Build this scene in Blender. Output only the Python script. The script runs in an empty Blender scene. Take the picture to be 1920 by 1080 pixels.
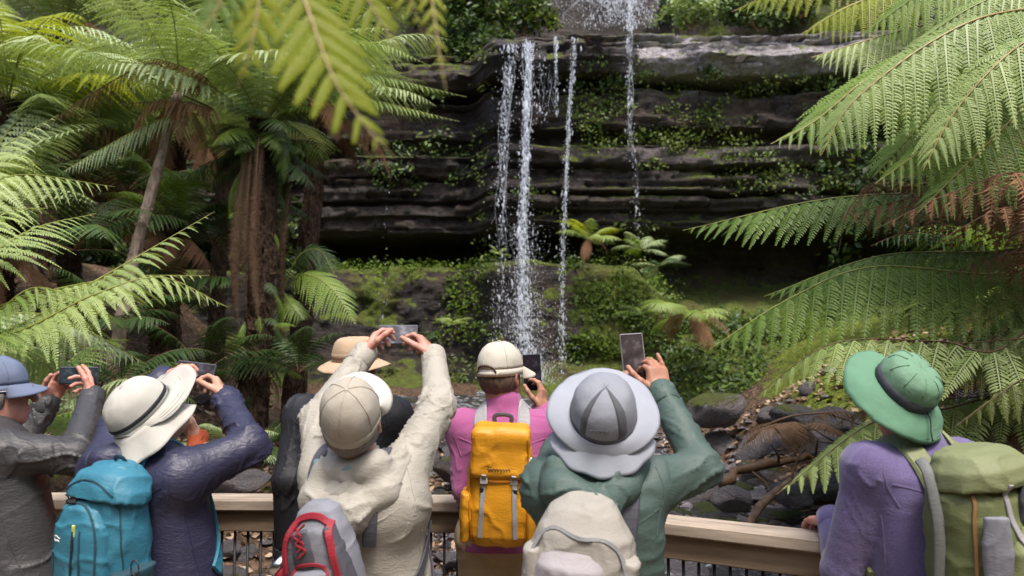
import bpy, math, random
import numpy as np
from mathutils import Vector, Matrix

random.seed(7)
RNG = np.random.default_rng(11)
scene = bpy.context.scene
COL = scene.collection

# ------------------------------------------------------------------ camera
CAM = np.array([0.0, 0.0, 1.7]); PITCH = math.radians(4.5); FPX = 1387.0
cam_data = bpy.data.cameras.new('camera'); cam = bpy.data.objects.new('camera', cam_data); COL.objects.link(cam)
cam_data.sensor_width = 36.0; cam_data.lens = 36.0 * FPX / 1920.0
cam.location = CAM; cam.rotation_euler = (math.pi / 2 + PITCH, 0, 0)
cam_data.clip_start = 0.05; cam_data.clip_end = 300
cam_data.dof.use_dof = True; cam_data.dof.focus_distance = 3.2; cam_data.dof.aperture_fstop = 3.2
scene.camera = cam

# ------------------------------------------------------------------ world, sun, exposure (bright overcast in a gorge)
SUN_EL, SUN_AZ = math.radians(64), math.radians(163)     # azimuth clockwise from +Y: behind the viewer and to one side
world = bpy.data.worlds.new('World'); scene.world = world; world.use_nodes = True
wn = world.node_tree; wn.nodes.clear()
sky = wn.nodes.new('ShaderNodeTexSky'); sky.sky_type = 'NISHITA'; sky.sun_disc = False
sky.sun_elevation = SUN_EL; sky.sun_rotation = SUN_AZ; sky.dust_density = 4.0; sky.ozone_density = 0.6; sky.air_density = 1.0
bg = wn.nodes.new('ShaderNodeBackground'); bg.inputs['Strength'].default_value = 0.13
wo = wn.nodes.new('ShaderNodeOutputWorld')
wn.links.new(sky.outputs[0], bg.inputs[0]); wn.links.new(bg.outputs[0], wo.inputs[0])
sun_d = bpy.data.lights.new('sun', 'SUN'); sun_d.energy = 1.5; sun_d.angle = math.radians(14); sun_d.color = (1.0, 0.955, 0.88)
sun = bpy.data.objects.new('sun', sun_d); COL.objects.link(sun)
sd = Vector((math.sin(SUN_AZ) * math.cos(SUN_EL), math.cos(SUN_AZ) * math.cos(SUN_EL), math.sin(SUN_EL)))
sun.rotation_euler = sd.to_track_quat('Z', 'Y').to_euler()
scene.view_settings.view_transform = 'Standard'; scene.view_settings.look = 'None'
scene.view_settings.exposure = 1.3; scene.view_settings.gamma = 1.0
scene.cycles.use_denoising = True
scene.cycles.max_bounces = 7; scene.cycles.diffuse_bounces = 3; scene.cycles.glossy_bounces = 2
scene.cycles.transmission_bounces = 4; scene.cycles.transparent_max_bounces = 6

# ------------------------------------------------------------------ helpers
def A(*v): return np.array(v, float)
def nrm(v):
    v = np.asarray(v, float); return v / (np.linalg.norm(v, axis=-1, keepdims=True) + 1e-12)
def P(px, py, Y):
    """world point seen at picture point (px, py) of the 1920x1080 frame, Y metres ahead"""
    F = A(0, math.cos(PITCH), math.sin(PITCH)); U = A(0, -math.sin(PITCH), math.cos(PITCH))
    d = F + (px - 960) / FPX * A(1, 0, 0) + (540 - py) / FPX * U
    return CAM + d * (Y / d[1])

def _hash(i, j, k):
    h = (i.astype(np.int64) * 374761393 + j.astype(np.int64) * 668265263 + k.astype(np.int64) * 2147483647) & 0xffffffff
    h = ((h ^ (h >> 13)) * 1274126177) & 0xffffffff
    return ((h ^ (h >> 16)) & 0xffff) / 65535.0
def vnoise(p):
    p = np.asarray(p, float); i = np.floor(p).astype(np.int64); f = p - i; f = f * f * f * (f * (f * 6 - 15) + 10)
    x, y, z = i[..., 0], i[..., 1], i[..., 2]; u, v, w = f[..., 0], f[..., 1], f[..., 2]
    def L(a, b, t): return a + (b - a) * t
    return L(L(L(_hash(x, y, z), _hash(x+1, y, z), u), L(_hash(x, y+1, z), _hash(x+1, y+1, z), u), v),
             L(L(_hash(x, y, z+1), _hash(x+1, y, z+1), u), L(_hash(x, y+1, z+1), _hash(x+1, y+1, z+1), u), v), w) * 2 - 1
def fbm(p, o=4, g=0.5):
    p = np.asarray(p, float); s = 0; a = 1.0; t = 0
    for k in range(o):
        s = s + a * vnoise(p * 2 ** k + 17.3 * k); t += a; a *= g
    return s / t
def sstep(a, b, x):
    t = np.clip((x - a) / (b - a), 0, 1); return t * t * (3 - 2 * t)

def mesh_np(name, V, Fs, mats=(), mi=None, smooth=False):
    """V (n,3); Fs: one (m,4) / (m,3) array or a list of them"""
    if not isinstance(Fs, (list, tuple)): Fs = [Fs]
    Fs = [np.asarray(f, np.int32) for f in Fs if len(f)]
    me = bpy.data.meshes.new(name)
    V = np.asarray(V, np.float32)
    loops = np.concatenate([f.ravel() for f in Fs]); tot = np.concatenate([np.full(len(f), f.shape[1], np.int32) for f in Fs])
    me.vertices.add(len(V)); me.vertices.foreach_set('co', V.ravel())
    me.loops.add(len(loops)); me.loops.foreach_set('vertex_index', loops)
    me.polygons.add(len(tot)); me.polygons.foreach_set('loop_start', np.concatenate([[0], np.cumsum(tot)[:-1]]).astype(np.int32))
    for m in mats: me.materials.append(m)
    if mi is not None: me.polygons.foreach_set('material_index', np.asarray(mi, np.int32))
    me.polygons.foreach_set('use_smooth', np.full(len(tot), bool(smooth)))
    me.update(calc_edges=True); me.validate()
    return me
def obj(name, me, parent=None, loc=None, mat4=None):
    o = bpy.data.objects.new(name, me); COL.objects.link(o)
    if parent is not None: o.parent = parent
    if loc is not None: o.location = loc
    if mat4 is not None: o.matrix_local = mat4
    return o
def tag(o, label=None, cat=None, group=None, kind=None):
    if label: o['label'] = label
    if cat: o['category'] = cat
    if group: o['group'] = group
    if kind: o['kind'] = kind
    return o
def thing(name, label, cat, loc=(0, 0, 0), group=None, mat4=None):
    o = bpy.data.objects.new(name, None); COL.objects.link(o); o.location = loc; o.empty_display_size = 0.1
    if mat4 is not None: o.matrix_local = mat4
    return tag(o, label, cat, group)
def set_attr(me, name, val):
    at = me.attributes.new(name, 'FLOAT', 'POINT'); at.data.foreach_set('value', np.asarray(val, np.float32))

class MB:
    """collects simple shapes, built as one mesh"""
    def __init__(s): s.V = []; s.F = []; s.M = []; s.n = 0
    def add(s, V, F, m=0):
        V = np.asarray(V, float); s.V.append(V)
        for f in F: s.F.append([int(i) + s.n for i in f]); s.M.append(m)
        s.n += len(V); return s
    def box(s, c, h, R=None, m=0, bev=0.0):
        c = A(*c); h = A(*h); R = np.eye(3) if R is None else np.asarray(R)
        if bev <= 0:
            v = np.array([[x, y, z] for x in (-1, 1) for y in (-1, 1) for z in (-1, 1)], float) * h
            f = [(0, 1, 3, 2), (4, 6, 7, 5), (0, 4, 5, 1), (2, 3, 7, 6), (0, 2, 6, 4), (1, 5, 7, 3)]
        else:
            b = bev; v = []; idx = {}
            for ax in range(3):
                for sx in (-1, 1):
                    for sy in (-1, 1):
                        for sz in (-1, 1):
                            q = A(sx, sy, sz) * (h - b); q[ax] = (sx, sy, sz)[ax] * h[ax]; idx[(ax, sx, sy, sz)] = len(v); v.append(q)
            f = []
            for ax in range(3):
                o1, o2 = [k for k in range(3) if k != ax]
                for sg in (-1, 1):
                    q = []
                    for a, b2 in ((-1, -1), (1, -1), (1, 1), (-1, 1)):
                        s3 = [0, 0, 0]; s3[ax] = sg; s3[o1] = a; s3[o2] = b2; q.append(idx[(ax, *s3)])
                    f.append(q if (sg > 0) == (ax != 1) else q[::-1])
            for ax in range(3):
                o1, o2 = [k for k in range(3) if k != ax]
                for a in (-1, 1):
                    for b2 in (-1, 1):
                        s1 = [0, 0, 0]; s1[o1] = a; s1[o2] = b2; s1[ax] = -1; s2 = list(s1); s2[ax] = 1
                        q = [idx[(o1, *s1)], idx[(o1, *s2)], idx[(o2, *s2)], idx[(o2, *s1)]]
                        f.append(q)
            for sx in (-1, 1):
                for sy in (-1, 1):
                    for sz in (-1, 1): f.append([idx[(k, sx, sy, sz)] for k in range(3)])
            v = np.array(v)
            # orient faces outward
            g = []
            for q in f:
                p = v[q]; n = np.cross(p[1] - p[0], p[2] - p[0]); g.append(q if n @ p.mean(0) > 0 else q[::-1])
            f = g
        return s.add(v @ R.T + c, f, m)
    def tube(s, pts, r, n=8, m=0, flat=1.0, up=None, cap=True):
        pts = np.asarray(pts, float); k = len(pts); r = np.broadcast_to(np.asarray(r, float), (k,))
        T = nrm(np.gradient(pts, axis=0)); up = A(0, 0, 1) if up is None else A(*up)
        if np.all(np.abs(T @ up) > 0.97): up = A(1, 0.1, 0)
        B = nrm(np.cross(T, up)); N = nrm(np.cross(B, T))
        a = np.arange(n) / n * 2 * math.pi
        V = (pts[:, None] + (np.cos(a)[None, :, None] * B[:, None] + flat * np.sin(a)[None, :, None] * N[:, None]) * r[:, None, None]).reshape(-1, 3)
        F = [(i * n + j, i * n + (j + 1) % n, (i + 1) * n + (j + 1) % n, (i + 1) * n + j) for i in range(k - 1) for j in range(n)]
        if cap: F += [list(range(n))[::-1], [(k - 1) * n + j for j in range(n)]]
        return s.add(V, F, m)
    def build(s, name, mats, parent=None, smooth=False, label=None):
        V = np.concatenate(s.V); me = bpy.data.meshes.new(name)
        me.from_pydata(V.tolist(), [], s.F)
        mats = mats if isinstance(mats, (list, tuple)) else [mats]
        for m in mats: me.materials.append(m)
        me.polygons.foreach_set('material_index', s.M)
        me.polygons.foreach_set('use_smooth', [bool(smooth)] * len(s.F)); me.update()
        o = obj(name, me, parent)
        if label: o['label'] = label
        return o

def spline(pts, n):
    """Catmull-Rom through pts"""
    p = np.asarray(pts, float)
    if len(p) == 2: return p[0] + (p[1] - p[0]) * np.linspace(0, 1, n)[:, None]
    q = np.vstack([2 * p[0] - p[1], p, 2 * p[-1] - p[-2]]); out = []
    for t in np.linspace(0, len(p) - 1 - 1e-9, n):
        i = int(t); u = t - i; a, b, c, d = q[i:i + 4]
        out.append(0.5 * ((2 * b) + (c - a) * u + (2 * a - 5 * b + 4 * c - d) * u * u + (3 * b - a - 3 * c + d) * u ** 3))
    return np.array(out)

# ------------------------------------------------------------------ materials
class NT:
    def __init__(s, name):
        s.m = bpy.data.materials.new(name); s.m.use_nodes = True; s.t = s.m.node_tree; s.t.nodes.clear()
        s.out = s.n('ShaderNodeOutputMaterial')
    def n(s, t, **k):
        o = s.t.nodes.new(t)
        for a, b in k.items(): setattr(o, a, b)
        return o
    def l(s, a, b): s.t.links.new(a, b)
    def noise(s, scale, detail=4, rough=0.55, vec=None, dist=0.0, stretch=None):
        o = s.n('ShaderNodeTexNoise'); o.inputs['Scale'].default_value = scale; o.inputs['Detail'].default_value = detail
        o.inputs['Roughness'].default_value = rough; o.inputs['Distortion'].default_value = dist
        if vec is None:
            vec = s.n('ShaderNodeTexCoord').outputs['Object']
        if stretch is not None:
            mp = s.n('ShaderNodeMapping'); mp.inputs['Scale'].default_value = stretch; s.l(vec, mp.inputs[0]); vec = mp.outputs[0]
        s.l(vec, o.inputs['Vector']); return o.outputs['Fac']
    def ramp(s, fac, stops):
        o = s.n('ShaderNodeValToRGB'); e = o.color_ramp.elements
        while len(e) < len(stops): e.new(0.5)
        for k, (p, c) in zip(e, stops): k.position = p; k.color = (*c, 1) if len(c) == 3 else c
        s.l(fac, o.inputs[0]); return o.outputs[0]
    def val(s, fac, a, b, c=0.0, d=1.0):
        o = s.n('ShaderNodeMapRange'); o.inputs[1].default_value = a; o.inputs[2].default_value = b; o.inputs[3].default_value = c; o.inputs[4].default_value = d
        s.l(fac, o.inputs[0]); return o.outputs[0]
    def mix(s, fac, a, b, mode='MIX'):
        o = s.n('ShaderNodeMix', data_type='RGBA', blend_type=mode)
        for v, k in ((fac, 0), (a, 6), (b, 7)):
            if isinstance(v, (int, float)): o.inputs[k].default_value = v
            elif isinstance(v, tuple): o.inputs[k].default_value = (*v, 1)
            else: s.l(v, o.inputs[k])
        return o.outputs[2]
    def math(s, op, a, b=0.0):
        o = s.n('ShaderNodeMath', operation=op)
        for v, k in ((a, 0), (b, 1)):
            if isinstance(v, (int, float)): o.inputs[k].default_value = v
            else: s.l(v, o.inputs[k])
        return o.outputs[0]
    def attr(s, name): o = s.n('ShaderNodeAttribute', attribute_name=name); return o.outputs['Fac']
    def bump(s, h, strength=0.3, dist=0.01, prev=None):
        o = s.n('ShaderNodeBump'); o.inputs['Strength'].default_value = strength; o.inputs['Distance'].default_value = dist
        s.l(h, o.inputs['Height'])
        if prev is not None: s.l(prev, o.inputs['Normal'])
        return o.outputs[0]
    def bsdf(s, col, rough=0.6, normal=None, spec=0.5, sheen=0.0, **kw):
        o = s.n('ShaderNodeBsdfPrincipled')
        if isinstance(col, tuple): o.inputs['Base Color'].default_value = (*col, 1)
        else: s.l(col, o.inputs['Base Color'])
        if isinstance(rough, (int, float)): o.inputs['Roughness'].default_value = rough
        else: s.l(rough, o.inputs['Roughness'])
        o.inputs['Specular IOR Level'].default_value = spec
        if sheen: o.inputs['Sheen Weight'].default_value = sheen; o.inputs['Sheen Roughness'].default_value = 0.5
        for k, v in kw.items(): o.inputs[k.replace('_', ' ')].default_value = v
        if normal is not None: s.l(normal, o.inputs['Normal'])
        return o.outputs[0]
    def done(s, sh): s.l(sh, s.out.inputs[0]); return s.m

def leaf_mat(name, c1, c2, trans=0.35, rough=0.45, spec=0.35, tint=None):
    n = NT(name); oi = n.n('ShaderNodeObjectInfo')
    f = n.noise(2.2, 3); g = n.noise(40, 2)
    f2 = n.math('ADD', n.math('MULTIPLY', f, 0.55), n.math('MULTIPLY', oi.outputs['Random'], 0.25))
    f2 = n.math('ADD', f2, n.math('MULTIPLY', g, 0.2))
    col = n.ramp(f2, [(0.28, c1), (0.72, c2)])
    if tint: col = n.mix(n.val(n.noise(1.3, 2), 0.58, 0.75), col, tint)
    b = n.bsdf(col, rough, spec=spec)
    tr = n.n('ShaderNodeBsdfTranslucent'); n.l(n.mix(1.0, col, (1.0, 1.0, 0.55), 'MULTIPLY'), tr.inputs[0])
    ms = n.n('ShaderNodeMixShader'); ms.inputs[0].default_value = trans; n.l(b, ms.inputs[1]); n.l(tr.outputs[0], ms.inputs[2])
    return n.done(ms.outputs[0])

M = {}
M['frond'] = leaf_mat('frond_green', (0.10, 0.185, 0.022), (0.23, 0.335, 0.05), spec=.5)
M['frond_light'] = leaf_mat('frond_light_green', (0.21, 0.30, 0.075), (0.40, 0.49, 0.16), trans=0.35, spec=.55)  # sky sheen on the fronds is put into this pale tone
M['frond_blue'] = leaf_mat('frond_grey_green', (0.24, 0.33, 0.15), (0.46, 0.54, 0.28), trans=0.25, spec=.6)  # grey-green paleness partly stands in for sky sheen
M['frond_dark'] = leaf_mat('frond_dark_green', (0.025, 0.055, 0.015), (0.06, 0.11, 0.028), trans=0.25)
M['frond_yellow'] = leaf_mat('frond_yellow_green', (0.25, 0.31, 0.018), (0.43, 0.46, 0.03), trans=0.5)
M['frond_olive'] = leaf_mat('frond_olive', (0.08, 0.10, 0.02), (0.17, 0.19, 0.04), trans=0.3)
M['frond_rust'] = leaf_mat('frond_rust', (0.10, 0.06, 0.035), (0.24, 0.15, 0.09), trans=0.15, rough=0.85, spec=0.1)
M['frond_skirt'] = leaf_mat('frond_skirt_brown', (0.06, 0.036, 0.024), (0.19, 0.12, 0.075), trans=0.1, rough=0.85, spec=0.1)
M['frond_dead'] = leaf_mat('frond_dead_brown', (0.13, 0.065, 0.036), (0.30, 0.165, 0.095), trans=0.2, rough=0.8, spec=0.1)
M['leaf'] = leaf_mat('leaf_mid_green', (0.05, 0.10, 0.02), (0.13, 0.20, 0.04))
M['leaf_yellow'] = leaf_mat('leaf_yellow_green', (0.10, 0.14, 0.025), (0.24, 0.27, 0.06))
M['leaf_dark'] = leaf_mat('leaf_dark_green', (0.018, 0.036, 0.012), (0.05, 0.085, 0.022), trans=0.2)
M['moss_leaf'] = leaf_mat('moss_tuft', (0.05, 0.085, 0.012), (0.13, 0.19, 0.025), trans=0.2, rough=0.8, spec=0.1)
def plain(name, col, rough=0.6, var=0.25, scale=30, bump=0.2, bdist=0.003, spec=0.4, stretch=None, **kw):
    n = NT(name); f = n.noise(scale, 5, stretch=stretch)
    c = n.ramp(f, [(0.3, tuple(x * (1 - var) for x in col)), (0.7, tuple(min(1, x * (1 + var)) for x in col))])
    return n.done(n.bsdf(c, rough, n.bump(f, bump, bdist), spec=spec, **kw))
M['stipe'] = plain('fern_stipe', (0.10, 0.055, 0.025), 0.6)
M['stipe_green'] = plain('fern_stipe_green', (0.22, 0.24, 0.05), 0.5)
M['stipe_tan'] = plain('fern_stipe_tan', (0.30, 0.22, 0.07), 0.5)
M['trunk'] = plain('fern_trunk_fibre', (0.052, 0.033, 0.022), 0.95, 0.8, 34, 1.0, 0.04, 0.1, stretch=(1, 1, 0.5))
M['trunk_grey'] = plain('bare_trunk', (0.20, 0.155, 0.12), 0.9, 0.5, 22, 0.9, 0.015, 0.15, stretch=(1, 1, 0.4))
M['wood_dead'] = plain('dead_wood', (0.12, 0.082, 0.056), 0.85, 0.5, 18, 0.8, 0.01, 0.2)

# wet layered rock with moss
def rock_mat(name, dark, light, brown, layered=True, mosscol=((0.035, 0.055, 0.008), (0.15, 0.19, 0.022))):
    n = NT(name); tc = n.n('ShaderNodeTexCoord').outputs['Object']
    big = n.noise(0.9, 5, vec=tc, dist=0.4); fine = n.noise(11, 9, 0.7, vec=tc, dist=.6)
    st = n.noise(1.0, 7, 0.6, vec=tc, stretch=(0.5, 0.5, 6.0) if layered else (1.5, 1.5, 2.5))
    base = n.ramp(n.math('ADD', n.math('MULTIPLY', st, 0.38), n.math('MULTIPLY', fine, 0.62)), [(0.36, dark), (0.52, tuple((a + b) / 2 for a, b in zip(dark, light))), (0.66, light)])
    base = n.mix(n.val(big, 0.5, 0.68), base, brown)
    base = n.mix(n.attr('pale'), base, n.ramp(fine, [(0.3, (0.16, 0.135, 0.14)), (0.7, (0.52, 0.47, 0.49))]))
    mossn = n.noise(5, 6, 0.65, vec=tc)
    mf = n.val(n.math('ADD', n.attr('moss'), n.math('MULTIPLY', n.math('SUBTRACT', mossn, 0.5), 0.9)), 0.42, 0.6)
    mcol = n.ramp(n.noise(14, 5, vec=tc), [(0.3, mosscol[0]), (0.7, mosscol[1])])
    mcol = n.mix(n.val(n.noise(1.1, 3, vec=tc), 0.45, 0.65), mcol, (0.085, 0.075, 0.02))
    base = n.mix(n.attr('wet'), base, n.mix(1.0, base, (0.36, 0.36, 0.40), 'MULTIPLY'))
    col = n.mix(mf, base, mcol)
    rough = n.mix(mf, n.ramp(big, [(0.3, (0.38,) * 3), (0.7, (0.62,) * 3)]), (0.95, 0.95, 0.95))
    h = n.math('ADD', n.math('MULTIPLY', st, 0.8), n.math('MULTIPLY', fine, 0.7))
    h = n.math('ADD', h, n.math('MULTIPLY', n.math('MULTIPLY', n.noise(45, 3, vec=tc), mf), 0.35))
    return n.done(n.bsdf(col, rough, n.bump(h, 1.0, 0.13), spec=0.45))
M['cliff'] = rock_mat('wet_layered_rock', (0.009, 0.0068, 0.0055), (0.082, 0.060, 0.050), (0.085, 0.055, 0.036))
M['rock'] = rock_mat('stream_rock', (0.022, 0.020, 0.022), (0.19, 0.175, 0.185), (0.10, 0.068, 0.045), False)
M['ledge'] = rock_mat('pale_ledge_rock', (0.07, 0.058, 0.062), (0.25, 0.215, 0.225), (0.13, 0.09, 0.065))
def ground_mat():
    n = NT('leaf_litter_ground'); tc = n.n('ShaderNodeTexCoord').outputs['Object']
    f = n.noise(16, 8, 0.65, vec=tc); b = n.noise(1.3, 4, vec=tc); v = n.n('ShaderNodeTexVoronoi'); v.inputs['Scale'].default_value = 22; n.l(tc, v.inputs['Vector'])
    c = n.ramp(f, [(0.3, (0.02, 0.014, 0.01)), (0.5, (0.07, 0.045, 0.028)), (0.68, (0.17, 0.115, 0.08))])
    c = n.mix(n.val(v.outputs['Color'], 0.55, 0.95), c, (0.20, 0.12, 0.075))
    mf = n.val(n.math('ADD', n.attr('moss'), n.math('MULTIPLY', n.math('SUBTRACT', n.noise(3.5, 5, vec=tc), 0.5), 1.0)), 0.4, 0.62)
    c = n.mix(mf, c, n.ramp(n.noise(11, 5, vec=tc), [(0.3, (0.045, 0.065, 0.01)), (0.7, (0.17, 0.20, 0.025))]))
    return n.done(n.bsdf(c, 0.9, n.bump(n.math('ADD', f, n.math('MULTIPLY', v.outputs['Distance'], 0.6)), 1.0, 0.05), spec=0.2))
M['ground'] = ground_mat()
def water_mat():
    n = NT('stream_water'); tc = n.n('ShaderNodeTexCoord').outputs['Object']
    f = n.noise(7, 6, 0.6, vec=tc, dist=1.0); g = n.noise(2.2, 5, 0.6, vec=tc)
    c = n.mix(n.val(n.math('ADD', n.math('MULTIPLY', f, 0.6), n.math('MULTIPLY', g, 0.4)), 0.5, 0.64), (0.03, 0.03, 0.03), (0.42, 0.43, 0.48))
    return n.done(n.bsdf(c, 0.12, n.bump(f, 0.8, 0.06), spec=0.6))
M['water'] = water_mat()
def drop_mat():
    n = NT('falling_water')
    b = n.bsdf((0.80, 0.83, 0.90), 0.25, spec=0.5)
    tr = n.n('ShaderNodeBsdfTranslucent'); tr.inputs[0].default_value = (0.8, 0.84, 0.92, 1)
    tp = n.n('ShaderNodeBsdfTransparent')
    m1 = n.n('ShaderNodeMixShader'); m1.inputs[0].default_value = 0.4; n.l(b, m1.inputs[1]); n.l(tr.outputs[0], m1.inputs[2])
    m2 = n.n('ShaderNodeMixShader'); m2.inputs[0].default_value = 0.5; n.l(m1.outputs[0], m2.inputs[1]); n.l(tp.outputs[0], m2.inputs[2])
    return n.done(m2.outputs[0])
M['drops'] = drop_mat()

# ------------------------------------------------------------------ the setting: ground
def ground_z(x, y):
    x = np.asarray(x, float); y = np.asarray(y, float)
    base = np.interp(y, [2.0, 3.6, 4.3, 6, 10, 13, 16, 30], [-0.6, -0.5, -0.1, 0.2, 0.48, 0.66, 0.9, 1.2])
    xl = np.interp(y, [3, 5, 8, 13, 16], [-1.6, -1.5, -1.9, -4.0, -5.0]); xr = np.interp(y, [3, 6, 9, 13, 16], [2.0, 1.6, 2.0, 3.2, 4.4])
    l = sstep(0, 3.2, xl - x) * np.interp(y, [3, 6, 9, 14], [0.5, 1.0, 1.5, 2.0]) + np.clip(xl - 2.5 - x, 0, 30) * 0.28
    r = sstep(0, 2.4, x - xr) * np.interp(y, [3, 6, 9, 13, 16], [0.15, 0.55, 1.1, 1.2, 1.0]) + np.clip(x - xr - 2.0, 0, 30) * 0.25
    p = np.stack([x, y, 0 * x], -1)
    return base + l + r + 0.16 * fbm(p * 0.9, 4) + 0.06 * fbm(p * 4 + 9, 3)
def build_ground():
    xs = np.arange(-16, 16.01, 0.11); ys = np.concatenate([np.arange(3.4, 9, 0.08), np.arange(9, 19, 0.12)])
    X, Y = np.meshgrid(xs, ys); Z = ground_z(X, Y)
    V = np.stack([X, Y, Z], -1).reshape(-1, 3); nx, ny = len(xs), len(ys)
    i = np.arange(nx - 1)[None] + nx * np.arange(ny - 1)[:, None]; i = i.ravel()
    me = mesh_np('ground', V, np.stack([i, i + 1, i + 1 + nx, i + nx], -1), [M['ground']], smooth=True)
    xr = np.interp(V[:, 1], [3, 6, 9, 13, 16], [2.0, 1.6, 2.0, 3.2, 4.4])
    ms = 0.25 + 0.55 * sstep(0.6, 1.8, V[:, 0] - xr) * sstep(6.5, 8.5, V[:, 1]) + 0.3 * fbm(V * 0.5, 3)
    ms -= 0.35 * sstep(6.2, 5.2, V[:, 1])
    set_attr(me, 'moss', ms)
    return tag(obj('ground', me), 'brown leaf litter and mossy banks beside the stream', None, kind='structure')
build_ground()
# wide forest floor sheet far below everything, reaching the horizon
def far_ground():
    xs = np.linspace(-140, 140, 41); X, Y = np.meshgrid(xs, xs); V = np.stack([X, Y, -1.2 + 0 * X], -1).reshape(-1, 3)
    i = (np.arange(40)[None] + 41 * np.arange(40)[:, None]).ravel()
    me = mesh_np('forest_floor', V, np.stack([i, i + 1, i + 42, i + 41], -1), [M['ground']]); set_attr(me, 'moss', np.full(len(V), 0.3))
    tag(obj('forest_floor', me), 'dark forest floor under the trees', None, kind='structure')
far_ground()

# gorge's other side, unseen: wooded bank added to block low sky light
def added_back_bank():
    a = np.radians(np.linspace(-118, 118, 90)); v = np.linspace(0, 1, 26); V = []
    for t in v:
        rad = 7.0 + 5.0 * t ** 1.3; q = np.stack([rad * np.sin(a) * 1.35, 1.0 - rad * np.cos(a), -1.0 + 10.5 * t ** .8 + 0 * a], -1); V.append(q + .7 * fbm(q * .6, 3)[:, None] * A(.6, .6, .5))
    V = np.concatenate(V); n = 90; i = (np.arange(n - 1)[None] + n * np.arange(25)[:, None]).ravel(); me = mesh_np('light_block_bank', V, np.stack([i, i + n, i + n + 1, i + 1], -1), [M['ground']], smooth=True); set_attr(me, 'moss', .5 + .3 * fbm(V, 2))
    tag(obj('light_block_bank', me), 'unseen wooded bank added behind the viewing platform to block low sky light', None, kind='structure')
    rng = np.random.default_rng(3); k = rng.integers(0, len(V), 9000); C = V[k] + rng.normal(0, .25, (9000, 3)); d = nrm(rng.normal(0, 1, (9000, 3)) + A(0, .5, .6)); t = nrm(np.cross(d, rng.normal(0, 1, (9000, 3)))); b = np.cross(d, t); s = .22 * rng.uniform(.5, 1.3, 9000)[:, None]
    Q = np.stack([C - t * s, C + b * s * .5, C + t * s, C - b * s * .5], 1).reshape(-1, 3); f = np.arange(9000) * 4; tag(obj('undergrowth', mesh_np('undergrowth', Q, np.stack([f, f + 1, f + 2, f + 3], -1), [M['leaf_dark'], M['leaf']], rng.integers(0, 2, 9000))), 'leafy undergrowth on the added unseen bank behind the platform', 'undergrowth', kind='stuff')
added_back_bank()

# ------------------------------------------------------------------ cliff
CY = 16.0
PR_A = A(*[0]); 
PROF_L = [(2.6, 0.0), (2.2, 0.7), (1.5, 1.0), (0.95, 1.4), (0.8, 2.4), (0.78, 3.15), (0.62, 3.40), (0.1, 3.5), (-1.7, 3.52), (-2.0, 3.7), (-1.7, 4.15), (0.05, 4.26), (0.28, 4.4),
          (0.22, 4.6), (0.42, 4.66), (0.36, 4.88), (0.15, 4.95), (0.42, 5.02), (0.36, 5.45), (0.18, 5.5), (0.55, 5.58), (0.58, 5.92), (0.32, 6.02), (0.02, 6.1), (0.0, 6.3), (0.42, 6.4), (0.5, 7.08), (0.35, 7.2),
          (-0.25, 7.26), (-0.3, 7.40), (0.65, 7.46), (0.98, 7.72), (0.86, 8.08), (0.5, 8.36), (-1.0, 8.48), (-3.2, 8.6), (-3.5, 9.0), (-3.4, 10.2), (-3.5, 12), (-4.2, 14), (-6, 16), (-12, 21)]
PROF_R = [(4.2, 0.3), (3.6, 0.9), (3.0, 1.3), (2.3, 1.7), (1.5, 2.0), (0.8, 2.3), (0.0, 2.5), (-0.8, 2.75), (-1.7, 3.1), (-2.0, 3.6), (-1.7, 4.15), (0.05, 4.26)] + PROF_L[12:]
def cliff_yc(x):
    x = np.asarray(x, float)
    y = CY + 1.15 * sstep(-0.35, -1.0, x) + 0.5 * sstep(-3.5, -6, x)
    y = y - 0.055 * np.clip(np.abs(x + 0.5) - 5.5, 0, 20) ** 1.7
    return y
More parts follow.
